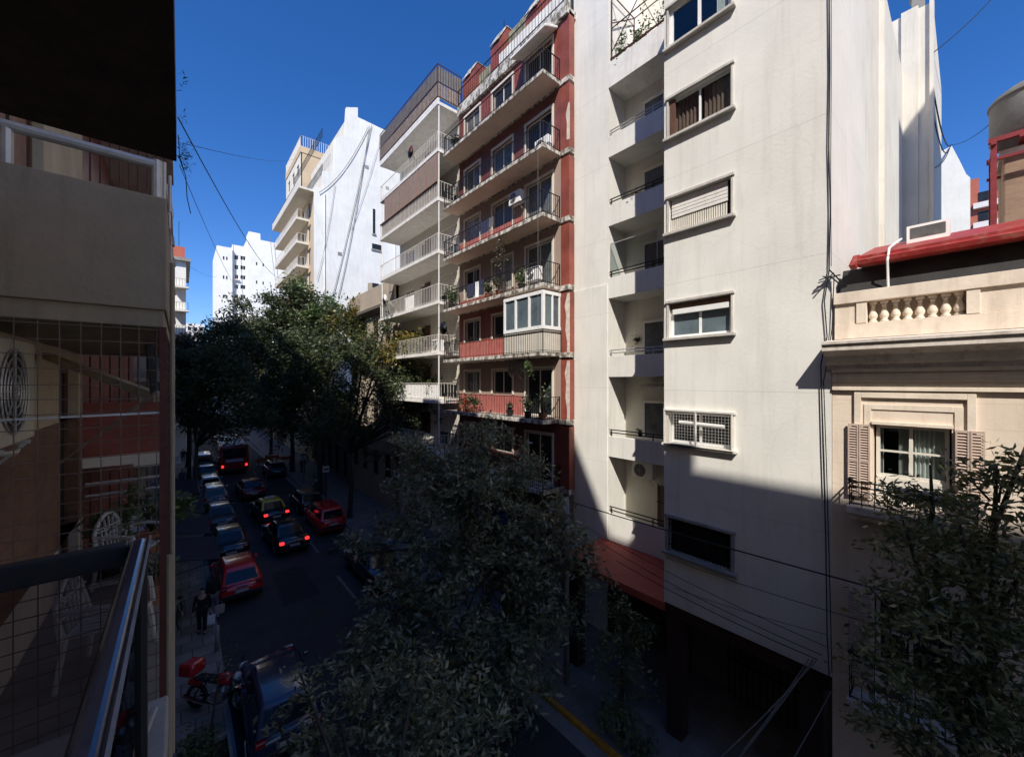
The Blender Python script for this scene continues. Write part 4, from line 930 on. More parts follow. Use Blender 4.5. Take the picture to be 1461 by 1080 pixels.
MB().box(8.4, 12.3, YF, 170, 0, E+42).build('wall', M['far_white'], fw_); MB().box(16.4, 27, YF+.5, 170, 0, E+46.5).build('wall', M['far_white'], fw_)
hz = []
for k in range(10):
    z = E+11+k*3.1; hz += [(12.9,14.0,z,z+1.4),(14.5,15.9,z+.2,z+1.5)]
MB().wall(face_my(YF+1.2), 12.3, 16.4, 0, E+43.5, hz, .3).build('wall', M['far_white'], fw_)
for h in hz: window(fw_, face_my(YF+1.2), h[0], h[1], h[2], h[3], .15, 2, 1, 'far_band', 'pane', .1)
for k in range(9):
    if k % 2: MB().box(12.5, 14.2, YF+.6, YF+1.2, E+10.6+k*3.1, E+11+k*3.1).build('balcony', M['far_band'], fw_)
for x in (9.9, 10.7, 18.6, 20.4):
    for k in range(5): MB().mbox(face_my(YF+.46 if x > 16 else YF-.04), x, x+.35, 0, .08, E+14+k*6, E+15+k*6).build('window', M['pane'], fw_)
MB().box(12.3, 16.4, YF+1.5, 170, 0, E+43).build('core', M['far_white'], fw_); MB().box(16.8,20,YF+2,YF+8,E+46.5,E+49).build('lift_house', M['far_white'], fw_)
# closing row at the far end of the street
for x0, x1, y, h, mt, lab in ((-9,1.5,215,22,'far_white','distant pale block low on the horizon at the left'), (1.5,8,225,26,'far_band','distant white block low on the horizon by the tower'), (8.5,22,200,14,'stone','distant brown block hidden low behind the trees'), (22,60,190,20,'white_wall2','distant cream block far behind the trees')):
    t = thing('apartment_building', ((x0+x1)/2, y, 0), lab, 'building'); MB().box(x0, x1, y, y+14, 0, E+h).build('wall', M[mt], t)
    for k in range(6):
        for j in range(3): MB().mbox(face_my(y), x0+.8+j*(x1-x0)/3.2, x0+2+j*(x1-x0)/3.2, -.05, .01, E+h-3-k*3, E+h-1.5-k*3).build('window', M['pane'], t)
for (a0, a1, hh, lab) in ((68,100,-1,'low grey fronted row beyond the tan block'),(100,149,9,'cream fronted row reaching the white tower')):
    t = thing('apartment_building', (16,(a0+a1)/2,0), lab, 'building')
    hz = [(y,y+1.3,z,z+1.9) for y in np.arange(a0+1,a1-2,3.2) for z in ((1,5) if hh < 0 else (1,5,9,13))]
    MB().wall(face_mx(12), a0, a1, 0, E+hh, hz, .2).build('wall', M['dark_stone' if hh < 0 else 'stone'], t); MB().box(12.3,24,a0,a1,0,E+hh-.2).build('core', M['stone'], t)
    for h in hz: window(t, face_mx(12), *h, d=.1, cols=2, fm='brown_wood', pm='pane', fw=.08)
# ------------------------------------------------------------------ LEFT SIDE: our own building and the ones along it
own = thing('apartment_building', (-5, -3, 0), 'dark overhanging balcony and floor slab in the near left corner', 'building')
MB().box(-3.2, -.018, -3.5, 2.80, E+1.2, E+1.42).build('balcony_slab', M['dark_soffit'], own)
MB().box(-1.6, -.05, -3.5, 2.75, E-1.85, E-1.65).build('floor_slab', M['concrete'], own, bevel=.01)
mo = lambda a, d, z: (d, a, z)
MB().prism([(-30,0),(3.3,0),(3.3,E+2),(-30,E+2)], mo, -14, -1.7).build('base_wall', M['own_wall'], own)
b = MB(); b.prism([(-30,E+2.001),(3.3,E+2.001),(3.3,E+17.2),(-1.2,E+17.2),(-1.2,E+18.9),(-3.4,E+18.9),(-5.3,E+15.3),(-30,E+15.3)], mo, -14, -1.7)
b.box(-3.2,-1.8,-7.25,-6.6,E+15.3,E+16.1); b.build('wall', M['own_upper'], own)
rl = thing('balcony_railing', (-.1, 1.9, E-1.65), 'dark painted balcony rail with smoked glass in the near left corner', 'railing')
f = MB(); f.box(-.135, -.086, -2.5, 1.905, E-.60, E-.55); f.build('top_rail', M['rail_paint'], rl, bevel=.018, seg=4)
MB().box(-.0855, -.080, -2.5, 1.9, E-.556, E-.548).build('rail_edge', M['rail_edge'], rl)
MB().box(-1.7, -.137, 1.855, 1.905, E-.625, E-.552).build('end_rail', M['black_plastic'], rl, bevel=.006)
MB().box(-1.7, -.14, 1.876, 1.884, E-1.6, E-.63).build('glass_panel', M['smoked'], rl)
MB().box(-.114, -.106, -2.5, 1.86, E-1.6, E-.605).build('glass_panel', M['smoked'], rl)
f = MB(); f.box(-.14,-.09,1.86,1.9,E-1.65,E-.605); f.box(-.13,-.095,.2,.24,E-1.65,E-.605); f.build('rail_post', M['black_plastic'], rl)
MB().tube([(-.16,2.3,E-1.63),(-.10,2.62,E-1.62)], .015, 6).build('drain_stub', M['concrete'], own)
for k in range(9):
    y, z = [(2.78,1.2),(2.6,1.25),(2.2,1.22),(1.6,1.25),(2.8,1.3),(1.2,1.3),(2.7,1.35),(1.9,1.4),(2.5,1.42)][k]
wd = thing('weed', (-.01,2.75,E+1.25), 'tufts of weed sprouting from the dark overhanging slab edge', 'weed')
cs = []; s = MB()
for (y, z, n, r) in ((2.70,1.19,170,.035),(2.2,1.3,14,.02),(1.5,1.35,14,.02),(2.5,1.28,12,.02),(1.2,1.42,16,.02)):
    for k in range(n): cs.append((.0+abs(random.gauss(0,r*.6)), y+random.gauss(0,r), E+z+random.gauss(0,r)))
s.tube([(-.01,2.72,E+1.2),(.02,2.72,E+1.1),(.025,2.7,E+.98),(.04,2.7,E+.9)], .002, 4); s.tube([(-.01,2.6,E+1.25),(-.005,2.5,E+1.1),(.01,2.4,E+1.0)], .002, 4)
s.build('stem', M['bark'], wd); leaf_mesh('foliage', 'leaf_dark', cs, np.zeros((len(cs),3)), .025, .004, wd)

n1 = thing('apartment_building', (-4, 6.4, 0), 'neighbouring beige building with a netted balcony beside ours', 'building')
WX = -1.15; m = face_px(WX)
hz = [(7.3,8.5,E-2.5,E+.2),(5.2,6.6,E+.95,E+2.9),(7.0,7.9,E+1.3,E+2.4)]
def span(z0, z1, mt, nm='wall'):
    hh = [(a,b,max(c,z0),min(d,z1)) for a,b,c,d in hz if min(d,z1) > max(c,z0)+.01]
    return MB().wall(m, 3.3, 8.8, z0, z1, hh, .2).build(nm, M[mt], n1)
span(0, E-2.62, 'tan_render'); span(E-2.62, E-2.05, 'skirt', 'skirting'); span(E-2.05, E-.5, 'tan_render'); span(E-.5, E+.42, 'cream_old'); span(E+.55, E+17, 'cream_old')
window(n1, m, 7.31, 8.49, E-2.49, E+.19, .1, 2, 1, 'brown_wood', 'pane', .07)
window(n1, m, 5.21, 6.59, E+.96, E+2.89, .08, 2, 1, 'brown_wood', 'curtain_brown', .07, label='brown shuttered balcony door')
window(n1, m, 7.01, 7.89, E+1.31, E+2.39, .1, 2, 1, 'cream_paint', 'pane', .06)
MB().box(-14, -1.4, 3.31, 8.8, 0, E+16.8).build('core', M['cream_old'], n1)
pz0, pz1 = E+.55, E+1.41
f = MB(); f.box(WX, -.084, 4.0, 4.1, pz0, pz1); f.box(-.184, -.084, 4.1, 8.8, pz0, pz1); p_ = f.build('balcony_parapet', M['neigh_conc'], n1, bevel=.008)
f = MB(); f.box(WX, -.10, 4.03, 8.8, E+.42, E+.55); f.build('balcony', M['neigh_conc'], n1, bevel=.006)
f = MB(); f.tube([(WX,4.05,E+1.665),(-.14,4.05,E+1.665)], .034, 10); f.tube([(-.14,4.05,E+1.7),(-.14,4.05,pz1)], .032, 10); f.tube([(-.10,4.07,E+1.71),(-.10,4.07,pz1)], .014, 8); f.tube([(-.07,4.3,E+1.71),(-.07,4.3,pz1)], .012, 8); f.tube([(-.14,4.05,E+1.665),(-.14,8.8,E+1.665)], .03, 8); f.tube([(-.86,4.05,E+1.665),(-.86,4.05,pz1)], .028, 8)
f.build('railing', M['galv'], n1)
f = MB(); f.bar((-.75,5.2,E+1.60),(-.42,5.2,E+1.58),.03,.02); f.bar((-.44,5.2,E+1.58),(-.44,8.0,E+1.58),.02); f.bar((-.74,5.2,E+1.6),(-.74,8.0,E+1.6),.02); f.build('drying_rack', M['galv'], n1)
lf = E-2.62
f = MB(); f.box(WX, -.084, 4.0, 8.8, lf-.2, lf); f.build('balcony', M['floor_grey'], n1)
# safety net cage
nt_ = thing('safety_net', (-.6, 4.02, lf), 'rusty wire grid closing the end of the neighbouring balcony', 'wire grid')
g = MB(); zt = E+.42; X0, X1 = WX, -.10
k = 0
x = X0+.03
while x < X1: g.bar((x+random.uniform(-.006,.006),4.02,lf), (x,4.02+random.uniform(-.01,.01),zt), .0055); x += .098
z = lf+.05
while z < zt: g.bar((X0,4.024,z+random.uniform(-.01,.01)), (X1,4.024,z+random.uniform(-.01,.01)), .0055); z += .102
g.build('wire_grid', M['wire'], nt_)
g = MB(); y = 4.1
while y < 8.8: g.bar((-.095,y,lf), (-.095,y,zt), .006); y += .1
z = lf+.05
while z < zt: g.bar((-.095,4.03,z), (-.095,8.8,z), .006); z += .102
g.build('front_grid', M['iron_rust'], nt_)
f = MB(); f.box(-.125,-.085,4.0,4.045,lf,zt); f.build('post', M['iron_rust'], nt_)
f = MB(); f.bar((-.95,4.03,E-.245), (-.12,4.03,E-.235), .015); f.build('cross_bar', M['galv'], nt_)
f = MB(); f.tube([(-.055,4.35,lf-.5),(-.055,4.35,E+1.0)], .017, 8); f.tube([(-.075,4.2,E-9),(-.075,4.2,E-1.4)], .02, 8); dp = f.build('drain_pipe', M['neigh_conc']); tag(dp, 'thin pale drain pipe running down the netted balcony corner', 'pipe')
aw = thing('awning_arm', (-.6,5.2,E), 'folded cream awning arm slanting behind the wire grid', 'awning arm')
f = MB(); f.bar((-1.1,6.4,E+.28), (-.14,4.12,E-.12), .05, .07); f.build('arm', M['cream_old'], aw); f = MB(); f.tube([(-1.1,6.9,E-.97),(-.14,4.1,E-.08)], .012, 6); f.build('rod', M['galv'], aw); f = MB(); f.bar((-.16,4.15,E-.1),(-.2,4.3,E+.3),.04); f.build('bracket', M['iron'], aw)
ac_unit((WX, 4.62, E-.46), R(90), 'large cream air conditioner with round fan on the netted balcony wall', .9, .78, .22, group='air conditioners by the wire grid', mt='ac_case')
MB().tube([(-1.0,4.3,E-.5),(-.98,4.8,E-.55),(-1.05,5.3,E-.5)], .02, 6).build('ac_hose', M['galv'], n1)
def chair(loc, rz, label):
    t = thing('garden_chair', (0,0,0), label, 'chair', 'white resin garden chairs'); WOFF.pop(t.name)
    s = MB()
    for k in range(7): s.box(-.22+k*.064, -.22+k*.064+.05, -.22, .2, .42, .44)
    s.box(-.24,.24,-.23,-.2,.40,.44); s.box(-.24,.24,.19,.22,.40,.44); s.build('seat', M['plastic_white'], t, bevel=.006)
    b = MB(); n = 12
    arc = [(-.24+.48*i/n, .22+.05, .44+.46*math.sin(math.pi*i/n)**.45) for i in range(n+1)]; b.tube([(-.24,.22,.42)]+arc[1:-1]+[(.24,.22,.42)], .022, 6)
    for k in range(-3, 4): b.bar((k*.055,.225,.43), (k*.062,.265,.44+.42*math.cos(k*.35)), .02, .012)
    for q in (.58,.74): b.bar((-.2,.25,q), (.2,.25,q), .02, .012)
    for k in range(-2,3): b.torus((k*.08,.258,.66), .04, .009, 'y', 10, 4)
    b.build('backrest', M['plastic_white'], t)
    for sx in (-1,1):
        a = MB(); a.tube([(sx*.25,.24,.66),(sx*.27,.0,.67),(sx*.27,-.2,.65),(sx*.25,-.23,.42)], .022, 6); a.build('armrest', M['plastic_white'], t)
        for sy in (-1,1): l = MB(); l.tube([(sx*.23,sy*.2,.43),(sx*.26,sy*.25,0)], [.026,.018], 6); l.build('leg', M['plastic_white'], t)
    t.location = loc; t.rotation_euler.z = rz; return t
chair((-.50,7.2,lf), R(60), 'white resin garden chair far back on the netted balcony')
chair((-.50,5.15,lf), R(75), 'white resin garden chair nearest behind the smoked glass')
plant('potted_plant', (-.75,7.6,lf), 'leafy pot plant by the brown door of the netted balcony', .95, .35, 260, 'leaf_pot', 'pot_dark', .14, .06, .3, .18, group='plants on the netted balcony')
plant('potted_plant', (-.35,8.2,lf), 'bushy pot plant at the far end of the netted balcony', .9, .32, 240, 'leaf_pot', 'pot_clay', .12, .05, .3, .18, group='plants on the netted balcony')
plant('potted_plant', (-.25,6.3,lf), 'small green pot plant by the front wire of the netted balcony', .5, .22, 140, 'leaf_pot', 'pot_clay', .1, .04, .25, .14, group='plants on the netted balcony')

n2 = thing('apartment_building', (-4, 13, 0), 'dark red balcony building beyond the netted balcony', 'building')
MB().box(-14, -1.2, 8.81, 18, 0, E+16.5).build('wall', M['maroon'], n2)
for k, zf in enumerate((-7.36,-4.36,-1.36,1.64,4.64)):
    f = MB(); f.box(-1.2,-.13,9.0,12.2,E+zf,E+zf+.17); f.box(-1.2,-.26,12.2,18,E+zf,E+zf+.17); b = f.build('balcony', M['cream_paint'], n2)
    f = MB(); f.box(-1.2,-.135,9.02,9.12,E+zf+.17,E+zf+1.03); f.box(-.235,-.135,9.12,12.2,E+zf+.17,E+zf+1.03); f.box(-.36,-.26,12.2,18,E+zf+.17,E+zf+1.03); f.build('balcony_parapet', M['red_tile'], b)
    f = MB()
    for q in (-.26,-.45): f.tube([(-1.15,9.05,E+zf+q),(-.2,9.05,E+zf+q)], .025, 6)
    f.build('drying_rail', M['galv'], b)
    f = MB()
    for j in range(9): f.bar((-1.1+j*.11,9.06,E+zf+1.03), (-1.1+j*.11,9.06,E+zf+2.9), .02)
    f.build('lattice', M['iron_rust'], b)
hp = plant('hanging_plant', (-.02,9.4,E-2.1), 'green bush hanging outside the dark red balcony building', .5, .3, 420, 'leaf_pot', None, .12, .06, hang=True, group='bushes on the left fronts')
n3 = thing('apartment_building', (-4, 25, 0), 'grey shaded building with navy shop awnings at street level', 'building')
MB().box(-14, -1.3, 18.01, 34, 0, E+16).build('wall', M['concrete'], n3)
for k in range(6):
    f = MB(); f.box(-1.3,-.36,19,32,E-6+k*3,E-5.85+k*3); f.box(-.46,-.36,19,32,E-5.85+k*3,E-5.1+k*3); f.build('balcony', M['cream_paint' if k % 2 else 'concrete'], n3)
n4 = thing('apartment_building', (-5, 48, 0), 'dark balcony fronted block further along the left side', 'building')
MB().box(-14, -1.5, 34.01, 60, 0, E+16).build('wall', M['dark_stone'], n4)
for k in range(6):
    f = MB()
    for y in (38, 46, 54): f.lathe((-1.5,y,E-3+k*3), [(.95,0),(1.1,.1),(1.05,.9),(.98,.95)], 20)
    f.build('balcony', M['stone'], n4)
n5 = thing('apartment_building', (-3, 70, 0), 'slim pale corner building with a red topped roof at the left', 'building')
f = MB(); f.box(-10,.5,66,80,0,E+15.6); f.build('wall', M['party_white'], n5); f = MB(); f.box(-10,.95,65.5,80,E+15.6,E+16.0); f.build('cornice', M['concrete'], n5)
f = MB(); f.box(-6,.4,66.5,76,E+16,E+17.6); f.build('roof_room', M['far_brick'], n5); f = MB(); f.bar((-.2,67,E+17.6),(-.2,67,E+21),.06); f.build('aerial', M['iron'], n5)
for k in range(7):
    f = MB(); f.box(-1.0,.75,64.9,66,E-6+k*3,E-5.8+k*3); b = f.build('balcony', M['white_slab'], n5); railing(b, [(-1,65,E-5.8+k*3),(.7,65,E-5.8+k*3),(.7,66,E-5.8+k*3)], .95, .25, 'iron', bw=.03)
n6 = thing('apartment_building', (-6, 115, 0), 'far shaded row along the left pavement', 'building'); MB().box(-14,-1.4,80,150,0,E+16).build('wall', M['stone'], n6)
# shop awnings
for k, (y0, y1, X1, lab) in enumerate(((18.6,21.4,1.15,'navy shop awning nearest the parked red hatchback'),(22.0,25.0,1.0,'navy shop awning second along the left pavement'),(25.6,29.2,.9,'navy shop awning third along the left pavement'),(30.5,34.5,.85,'navy shop awning farthest along the left pavement'))):
    t = thing('shop_awning', (-.3,(y0+y1)/2,2.6), lab, 'awning', 'navy shop awnings')
    f = MB(); zt, zb = 3.45, 2.95
    f.add([(-1.2,y0,zt),(-1.2,y1,zt),(X1,y1,zb),(X1,y0,zb),(-1.2,y0,zt-.03),(-1.2,y1,zt-.03),(X1,y1,zb-.03),(X1,y0,zb-.03)], [(0,1,2,3),(4,7,6,5),(0,3,7,4),(1,5,6,2),(3,2,6,7),(0,4,5,1)])
    n = 12
    for i in range(n): a, b = y0+(y1-y0)*i/n, y0+(y1-y0)*(i+1)/n; f.add([(X1,a,zb-.03),(X1,b,zb-.03),(X1+.02,b,zb-.22),(X1+.025,(a+b)/2,zb-.30),(X1+.02,a,zb-.22)],[(0,1,2,3,4)])
    f.build('canopy', M['navy_canvas'], t); f = MB(); f.bar((X1,y0,zb-.05),(X1,y1,zb-.05),.03)
    for y in (y0+.02,y1-.02): f.bar((-1.2,y,zb-.35),(X1,y,zb-.06),.025)
    f.build('frame', M['iron'], t)
# ------------------------------------------------------------------ TREES
def dp(px, py, d): return tuple(ray(px, py)*d+Vector((0, 0, EYE)))
def lobs(lst): return [(dp(a, b, d), (r, r, r*.85), r*r) for a, b, d, r in lst]
tree('street_tree', 'big grey leaved tree filling the middle foreground in front of the red building', (8.95, 10.6, .13), (8.5, 10.6, 3.6),
     lobs([(690,650,13.2,1.1),(620,690,13.4,1.2),(745,665,13.4,.8),(700,720,12.6,1.5),(785,760,12.6,1.05),(590,775,12.6,1.2),(690,830,11.8,1.6),(780,850,11.8,1.2),(560,880,11.2,1.2),(640,930,10.8,1.3),(730,930,10.8,1.2),(510,790,12.6,.55),(535,930,10.8,.8),(830,800,12.0,.6),(600,650,13.8,.8),(660,1000,10.2,1.1)]),
     18, 85, .38, .23, .085, 'leaf_near', .13, .45)
tree('street_tree', 'low leafy tree at the bottom edge over the near parked blue car', (1.3, 4.6, 0), (2.0, 5.2, 2.9),
     lobs([(480,1010,7.6,.7),(560,1000,7.4,.75),(630,1010,7.2,.75),(590,1070,6.8,.7),(520,1075,6.8,.6),(690,1060,7.2,.65),(430,965,8.0,.3),(455,1075,7.0,.4),(600,945,7.8,.5),(400,1040,7.6,.25)]),
     26, 52, .27, .165, .058, 'leaf_near', .08, .5)
tree('street_tree', 'slim dark sapling on the right pavement before the ground floor pillar', (9.05, 6.05, .13), (9.05, 6.05, 2.2),
     lobs([(885,880,10.6,.5),(875,930,10.5,.5),(905,940,10.5,.45),(890,990,10.4,.55),(880,1040,10.2,.5),(905,1050,10.2,.45),(880,845,10.8,.3),(925,900,10.6,.3)]),
     30, 60, .24, .14, .05, 'leaf_right', .05, .5)
tree('street_tree', 'close dark leaved tree in front of the town house at the right edge', (8.75, -.1, .13), (8.6, .0, 4.2),
     lobs([(1330,715,5.8,.42),(1420,720,5.6,.6),(1452,668,5.6,.35),(1300,780,5.7,.5),(1380,790,5.5,.65),(1450,830,5.3,.65),(1270,870,5.6,.45),(1340,890,5.4,.6),(1420,930,5.2,.6),(1300,960,5.4,.5),(1370,1020,5.2,.6),(1450,1030,5.0,.55),(1310,1050,5.2,.45)]),
     38, 70, .26, .14, .05, 'leaf_right', .10, .45)
yl = lobs([(590,492,25.5,.9),(560,500,26,.8),(615,530,25.5,.6)])
tree('street_tree', 'kerb tree with yellowing top and forked trunk beside the pale building', (9.1, 28.4, .13), (9.0, 28.2, 4.8),
     lobs([(545,530,26.5,1.5),(580,545,25.8,1.2),(520,500,27,1.4),(560,580,26,1.2),(500,560,27.5,1.3),(600,570,25.6,.8),(520,615,27,.8),(470,605,27.5,.9),(612,545,25,.6),(575,615,26,.6),(548,470,26.5,.6),(450,620,28,.7),(530,650,27,.4),(628,585,25,.55),(600,605,25.5,.7),(640,560,24.5,.4)]),
     15, 85, .62, .27, .11, 'leaf_dark', .17, .35, extra=(yl, 'leaf_yellow'))
tree('street_tree', 'dark kerb tree left of the yellowing one', (9.1, 36, .13), (8.9, 36, 5.2),
     lobs([(480,500,34,1.8),(450,540,34,1.9),(500,470,34,1.4),(430,500,35,1.8),(470,580,34,1.5),(430,570,35,1.4),(400,540,35,1.4),(455,620,34.5,1.2),(410,610,35,1.2),(385,580,35.5,1.0),(500,600,33.5,1.0),(470,450,35,.8)]),
     12, 85, .75, .34, .14, 'leaf_dark', .2, .35, extra=(lobs([(500,455,34,1.2),(540,490,33,1.0)]), 'leaf_yellow'))
tree('street_tree', 'tallest tree reaching up the tan balcony front', (9.1, 47, .13), (9.0, 47, 5.5),
     lobs([(425,440,43,2.2),(400,470,43,2.2),(455,470,42,2.2),(420,510,43,2.2),(380,500,43,2.0),(360,470,43,1.5),(440,550,42,1.8),(375,560,43,1.6),(400,600,43,1.4),(345,440,43.5,.9),(390,430,43,.8)]),
     10, 85, .95, .42, .17, 'leaf_dark', .22, .3, extra=(lobs([(425,415,43,1.0),(470,440,42,1.1),(455,450,42,1.1)]), 'leaf_bright'))
tree('street_tree', 'tree farthest along the right kerb behind the bus', (9.1, 60, .13), (9.0, 60, 5.5),
     lobs([(350,500,56,2.6),(385,530,56,2.4),(340,540,56,2.2),(375,580,56,2.0),(330,470,56,1.8)]), 8, 80, 1.0, .5, .2, 'leaf_dark', .2, .3)
tree('street_tree', 'dark left pavement tree with a leaning double trunk', (.6, 37, .13), (.9, 37, 5),
     lobs([(310,550,29.5,1.6),(340,570,29,1.4),(280,570,30,1.3),(300,510,30,1.4),(330,530,29.5,1.3),(285,600,30,.9),(340,600,29,1.0),(365,600,29,.9),(310,610,29.5,.9),(268,590,30,.6),(350,490,30,.7),(320,625,29.5,.5)]),
     14, 80, .7, .30, .12, 'leaf_dark', .15, .35)
tree('street_tree', 'left pavement tree farther back with bare grey upper twigs', (.6, 50, .13), (.7, 50, 5.5),
     lobs([(285,520,39,1.9),(300,490,39,1.6),(330,480,38.5,1.6),(270,560,39.5,1.5),(315,530,39,1.8),(262,590,40,1.0)]),
     10, 80, .75, .4, .16, 'leaf_dark', .17, .7, extra=(lobs([(275,495,39,1.2),(262,520,40,.8)]), 'leaf_dry'))
tree('street_tree', 'pale green left pavement tree against the slim corner building', (.5, 57, .13), (.6, 57, 5),
     lobs([(262,540,44,1.2),(258,565,44,1.2),(272,520,44,1.2)]), 10, 80, .8, .4, .16, 'leaf_bright', .14, .3)

# ------------------------------------------------------------------ VEHICLES
def wheel(par, x, y, r=.31, wd=.2, side=1):
    wm = MB(); wm.lathe((x,y,r), [(r*.62,-wd*.5),(r*.93,-wd*.5),(r,-wd*.3),(r,wd*.3),(r*.93,wd*.5),(r*.62,wd*.5)], 22, 'x'); w_ = wm.build('wheel', M['rubber'], par, True)
    rm = MB(); rm.lathe((x+side*(wd*.5-.02),y,r), [(r*.62,-.01),(r*.63,.012),(r*.5,.008),(r*.2,.02),(.02,.022)][::1], 20, 'x')
    for k in range(5):
        a = k*2*math.pi/5; rm.bar((x+side*(wd*.5),y,r), (x+side*(wd*.5),y+r*.58*math.cos(a),r+r*.58*math.sin(a)), .05, .02)
    rm.build('rim', M['alloy'], w_)
def car(kind, body, label, loc, rz=0, roof=None, lit=False, wid=1.72, group='cars in the street', cat='car'):
    t = thing('parked_car' if not lit else 'car', (0,0,0), label, cat, group); WOFF.pop(t.name)
    P = {'hatch': (3.95,1.47,-.05,.42,.28,.95), 'sedan': (4.45,1.44,.78,1.25,.30,1.0), 'suv': (4.35,1.66,-.02,.3,.35,1.0), 'van': (4.4,1.85,-.05,.12,.75,1.35)}[kind]
    L, H, rb0, rr0, rf, fb = P; h2 = L/2; up = .12 if kind in ('suv','van') else 0; hw = wid/2
    st = [(-h2,.80,.36,.74),(-h2+.07,.92,.28,.84),(-h2+.3,.985,.22,.93),(-h2+.9,1.0,.2,.95),(-.2,1.0,.2,.94),(fb,.99,.2,.93),(h2-.45,.96,.21,.84),(h2-.16,.88,.26,.74),(h2-.03,.74,.32,.64),(h2,.6,.36,.58)]
    vs, fs = [], []; n = 14
    for (y, wf, zb, zt) in st:
        w_ = hw*wf; zt += up; zb += up*.4; hgt = zt-zb
        half = [(0,zb),(w_*.88,zb),(w_*.97,zb+hgt*.15),(w_*1.0,zb+hgt*.5),(w_*.985,zb+hgt*.78),(w_*.94,zb+hgt*.93),(w_*.84,zt),(0,zt+.025)]
        ring = half+[(-x,z) for x, z in half[1:-1][::-1]]
        vs += [(x,y,z) for x, z in ring]
    for i in range(len(st)-1):
        for k in range(n): fs.append((i*n+k, i*n+(k+1) % n, (i+1)*n+(k+1) % n, (i+1)*n+k))
    fs += [tuple(range(n))[::-1], tuple(range((len(st)-1)*n, len(st)*n))]
    bd = MB().add(vs, fs).build('body', body, t, True)
    zb = .90+up; wb_, wr_ = hw*.86, hw*.68
    y0, y1, y2, y3 = -h2+max(rb0,.06), -h2+rr0, rf, fb
    ring = lambda w_, a, b, z: [(-w_,a,z),(w_,a,z),(w_,b,z),(-w_,b,z)]
    ym0, ym1 = y0+(y1-y0)*.9, y3+(y2-y3)*.93
    V = ring(wb_,y0,y3,zb)+ring(wr_+.03,ym0,ym1,H-.075)+ring(wr_-.06,y1+.05,y2-.08,H)
    Fc = [(0,1,5,4),(1,2,6,5),(2,3,7,6),(3,0,4,7),(4,5,9,8),(5,6,10,9),(6,7,11,10),(7,4,8,11),(8,9,10,11)]
    MB().add(V, Fc).build('cabin', roof or body, t, True, .05, 3)
    def pane(q, nm, s0, s1, t0, t1, off):
        a, b, c, d = [Vector(p) for p in q]
        def bl(s, u): return a.lerp(b, s).lerp(d.lerp(c, s), u)
        pts = [bl(s0,t0), bl(s1,t0), bl(s1,t1), bl(s0,t1)]; nn = (pts[1]-pts[0]).cross(pts[3]-pts[0]).normalized()*off
        pts = [p+nn for p in pts]; MB().quad(*pts).build(nm, M['pane_car'], t)
    pane((V[0],V[1],V[5],V[4]), 'rear_window', .09, .91, .12, .93, .012)
    pane((V[2],V[3],V[7],V[6]), 'windscreen', .06, .94, .06, .95, .012)
    for q in ((V[1],V[2],V[6],V[5]), (V[3],V[0],V[4],V[7])):
        pane(q, 'side_window', .08, .49, .12, .92, .01); pane(q, 'side_window', .53, .93, .12, .92, .01)
    for sx in (-1, 1):
        for sy in (-h2+.78, h2-.82): wheel(t, sx*(hw-.10), sy, .31+up*.3, .2, sx)
        tl = MB(); x = sx*hw*.74
        tl.box(x-.11, x+.11, -h2-.012, -h2+.16, .72+up, .86+up); tl.build('tail_lamp', M['lamp_on' if lit else 'lamp_red'], t, bevel=.02)
        hl = MB(); hl.box(x-.15, x+.10, h2-.30, h2-.07, .60+up, .72+up); hl.build('headlight', M['lamp_clear'], t, bevel=.02)
        mr = MB(); mr.box(sx*(hw+.02)-.07, sx*(hw+.02)+.07, fb-.42, fb-.32, .96+up, 1.08+up); mr.build('side_mirror', body, t, bevel=.02)
    bp = MB(); bp.box(-hw*.86, hw*.86, -h2-.05, -h2+.1, .34+up, .52+up); bp.build('bumper', M['black_plastic'], t, bevel=.03)
    bp = MB(); bp.box(-hw*.74, hw*.74, h2-.1, h2+.03, .34+up, .46+up); bp.build('bumper', M['black_plastic'], t, bevel=.03)
    MB().box(-.24, .24, -h2-.064, -h2-.052, .56+up, .68+up).build('number_plate', M['plate'], t)
    MB().box(-.2,.2,-h2-.03,-h2-.012,.75+up,.80+up).build('trunk_handle', M['chrome'], t)
    t.location = loc; t.rotation_euler.z = rz
    return t
M['pane_car'] = mat('car glass', (.012,.014,.017), .07, .1, 3, spec=.35)
c = lambda n, r_, g, b: paint(n+' car paint', (r_, g, b))
blk, blu, red_, dred, gry, slv, wht, nvy = c('black',.012,.012,.014), c('blue grey',.02,.032,.07), c('red',.62,.02,.022), c('dark red',.16,.012,.014), c('grey',.06,.06,.065), c('silver',.17,.17,.18), c('white',.34,.34,.34), c('navy',.012,.016,.03)
yel = c('taxi yellow',.55,.38,.01)
car('hatch', blu, 'dark blue hatchback with bright rear glass, nearest on the left kerb', (2.15, 13.2, 0), R(-1))
car('hatch', red_, 'bright red hatchback parked tail out on the left kerb', (2.0, 22.6, 0), R(1))
car('sedan', blk, 'black saloon parked directly ahead of the bright red hatchback', (2.05, 27.7, 0))
car('sedan', gry, 'dark grey saloon parked second ahead of the bright red hatchback', (2.0, 33.4, 0), R(1))
car('suv', slv, 'silver car parked beside the leaning double trunk', (2.0, 39.0, 0))
car('hatch', wht, 'white hatchback parked next after the silver car', (1.95, 43.9, 0))
car('sedan', gry, 'grey saloon parked far back on the left near the bus', (1.95, 49.5, 0))
car('van', slv, 'pale van parked farthest on the left kerb', (1.95, 55.5, 0))
car('sedan', blk, 'black saloon with lit brake lights driving away behind the taxi', (4.75, 26.7, 0), R(3), lit=True, group='traffic driving away')
tx = car('sedan', blk, 'black taxi with yellow roof ahead of the braking black saloon', (4.8, 32.6, 0), R(4), roof=yel, lit=True, group='traffic driving away', cat='taxi')
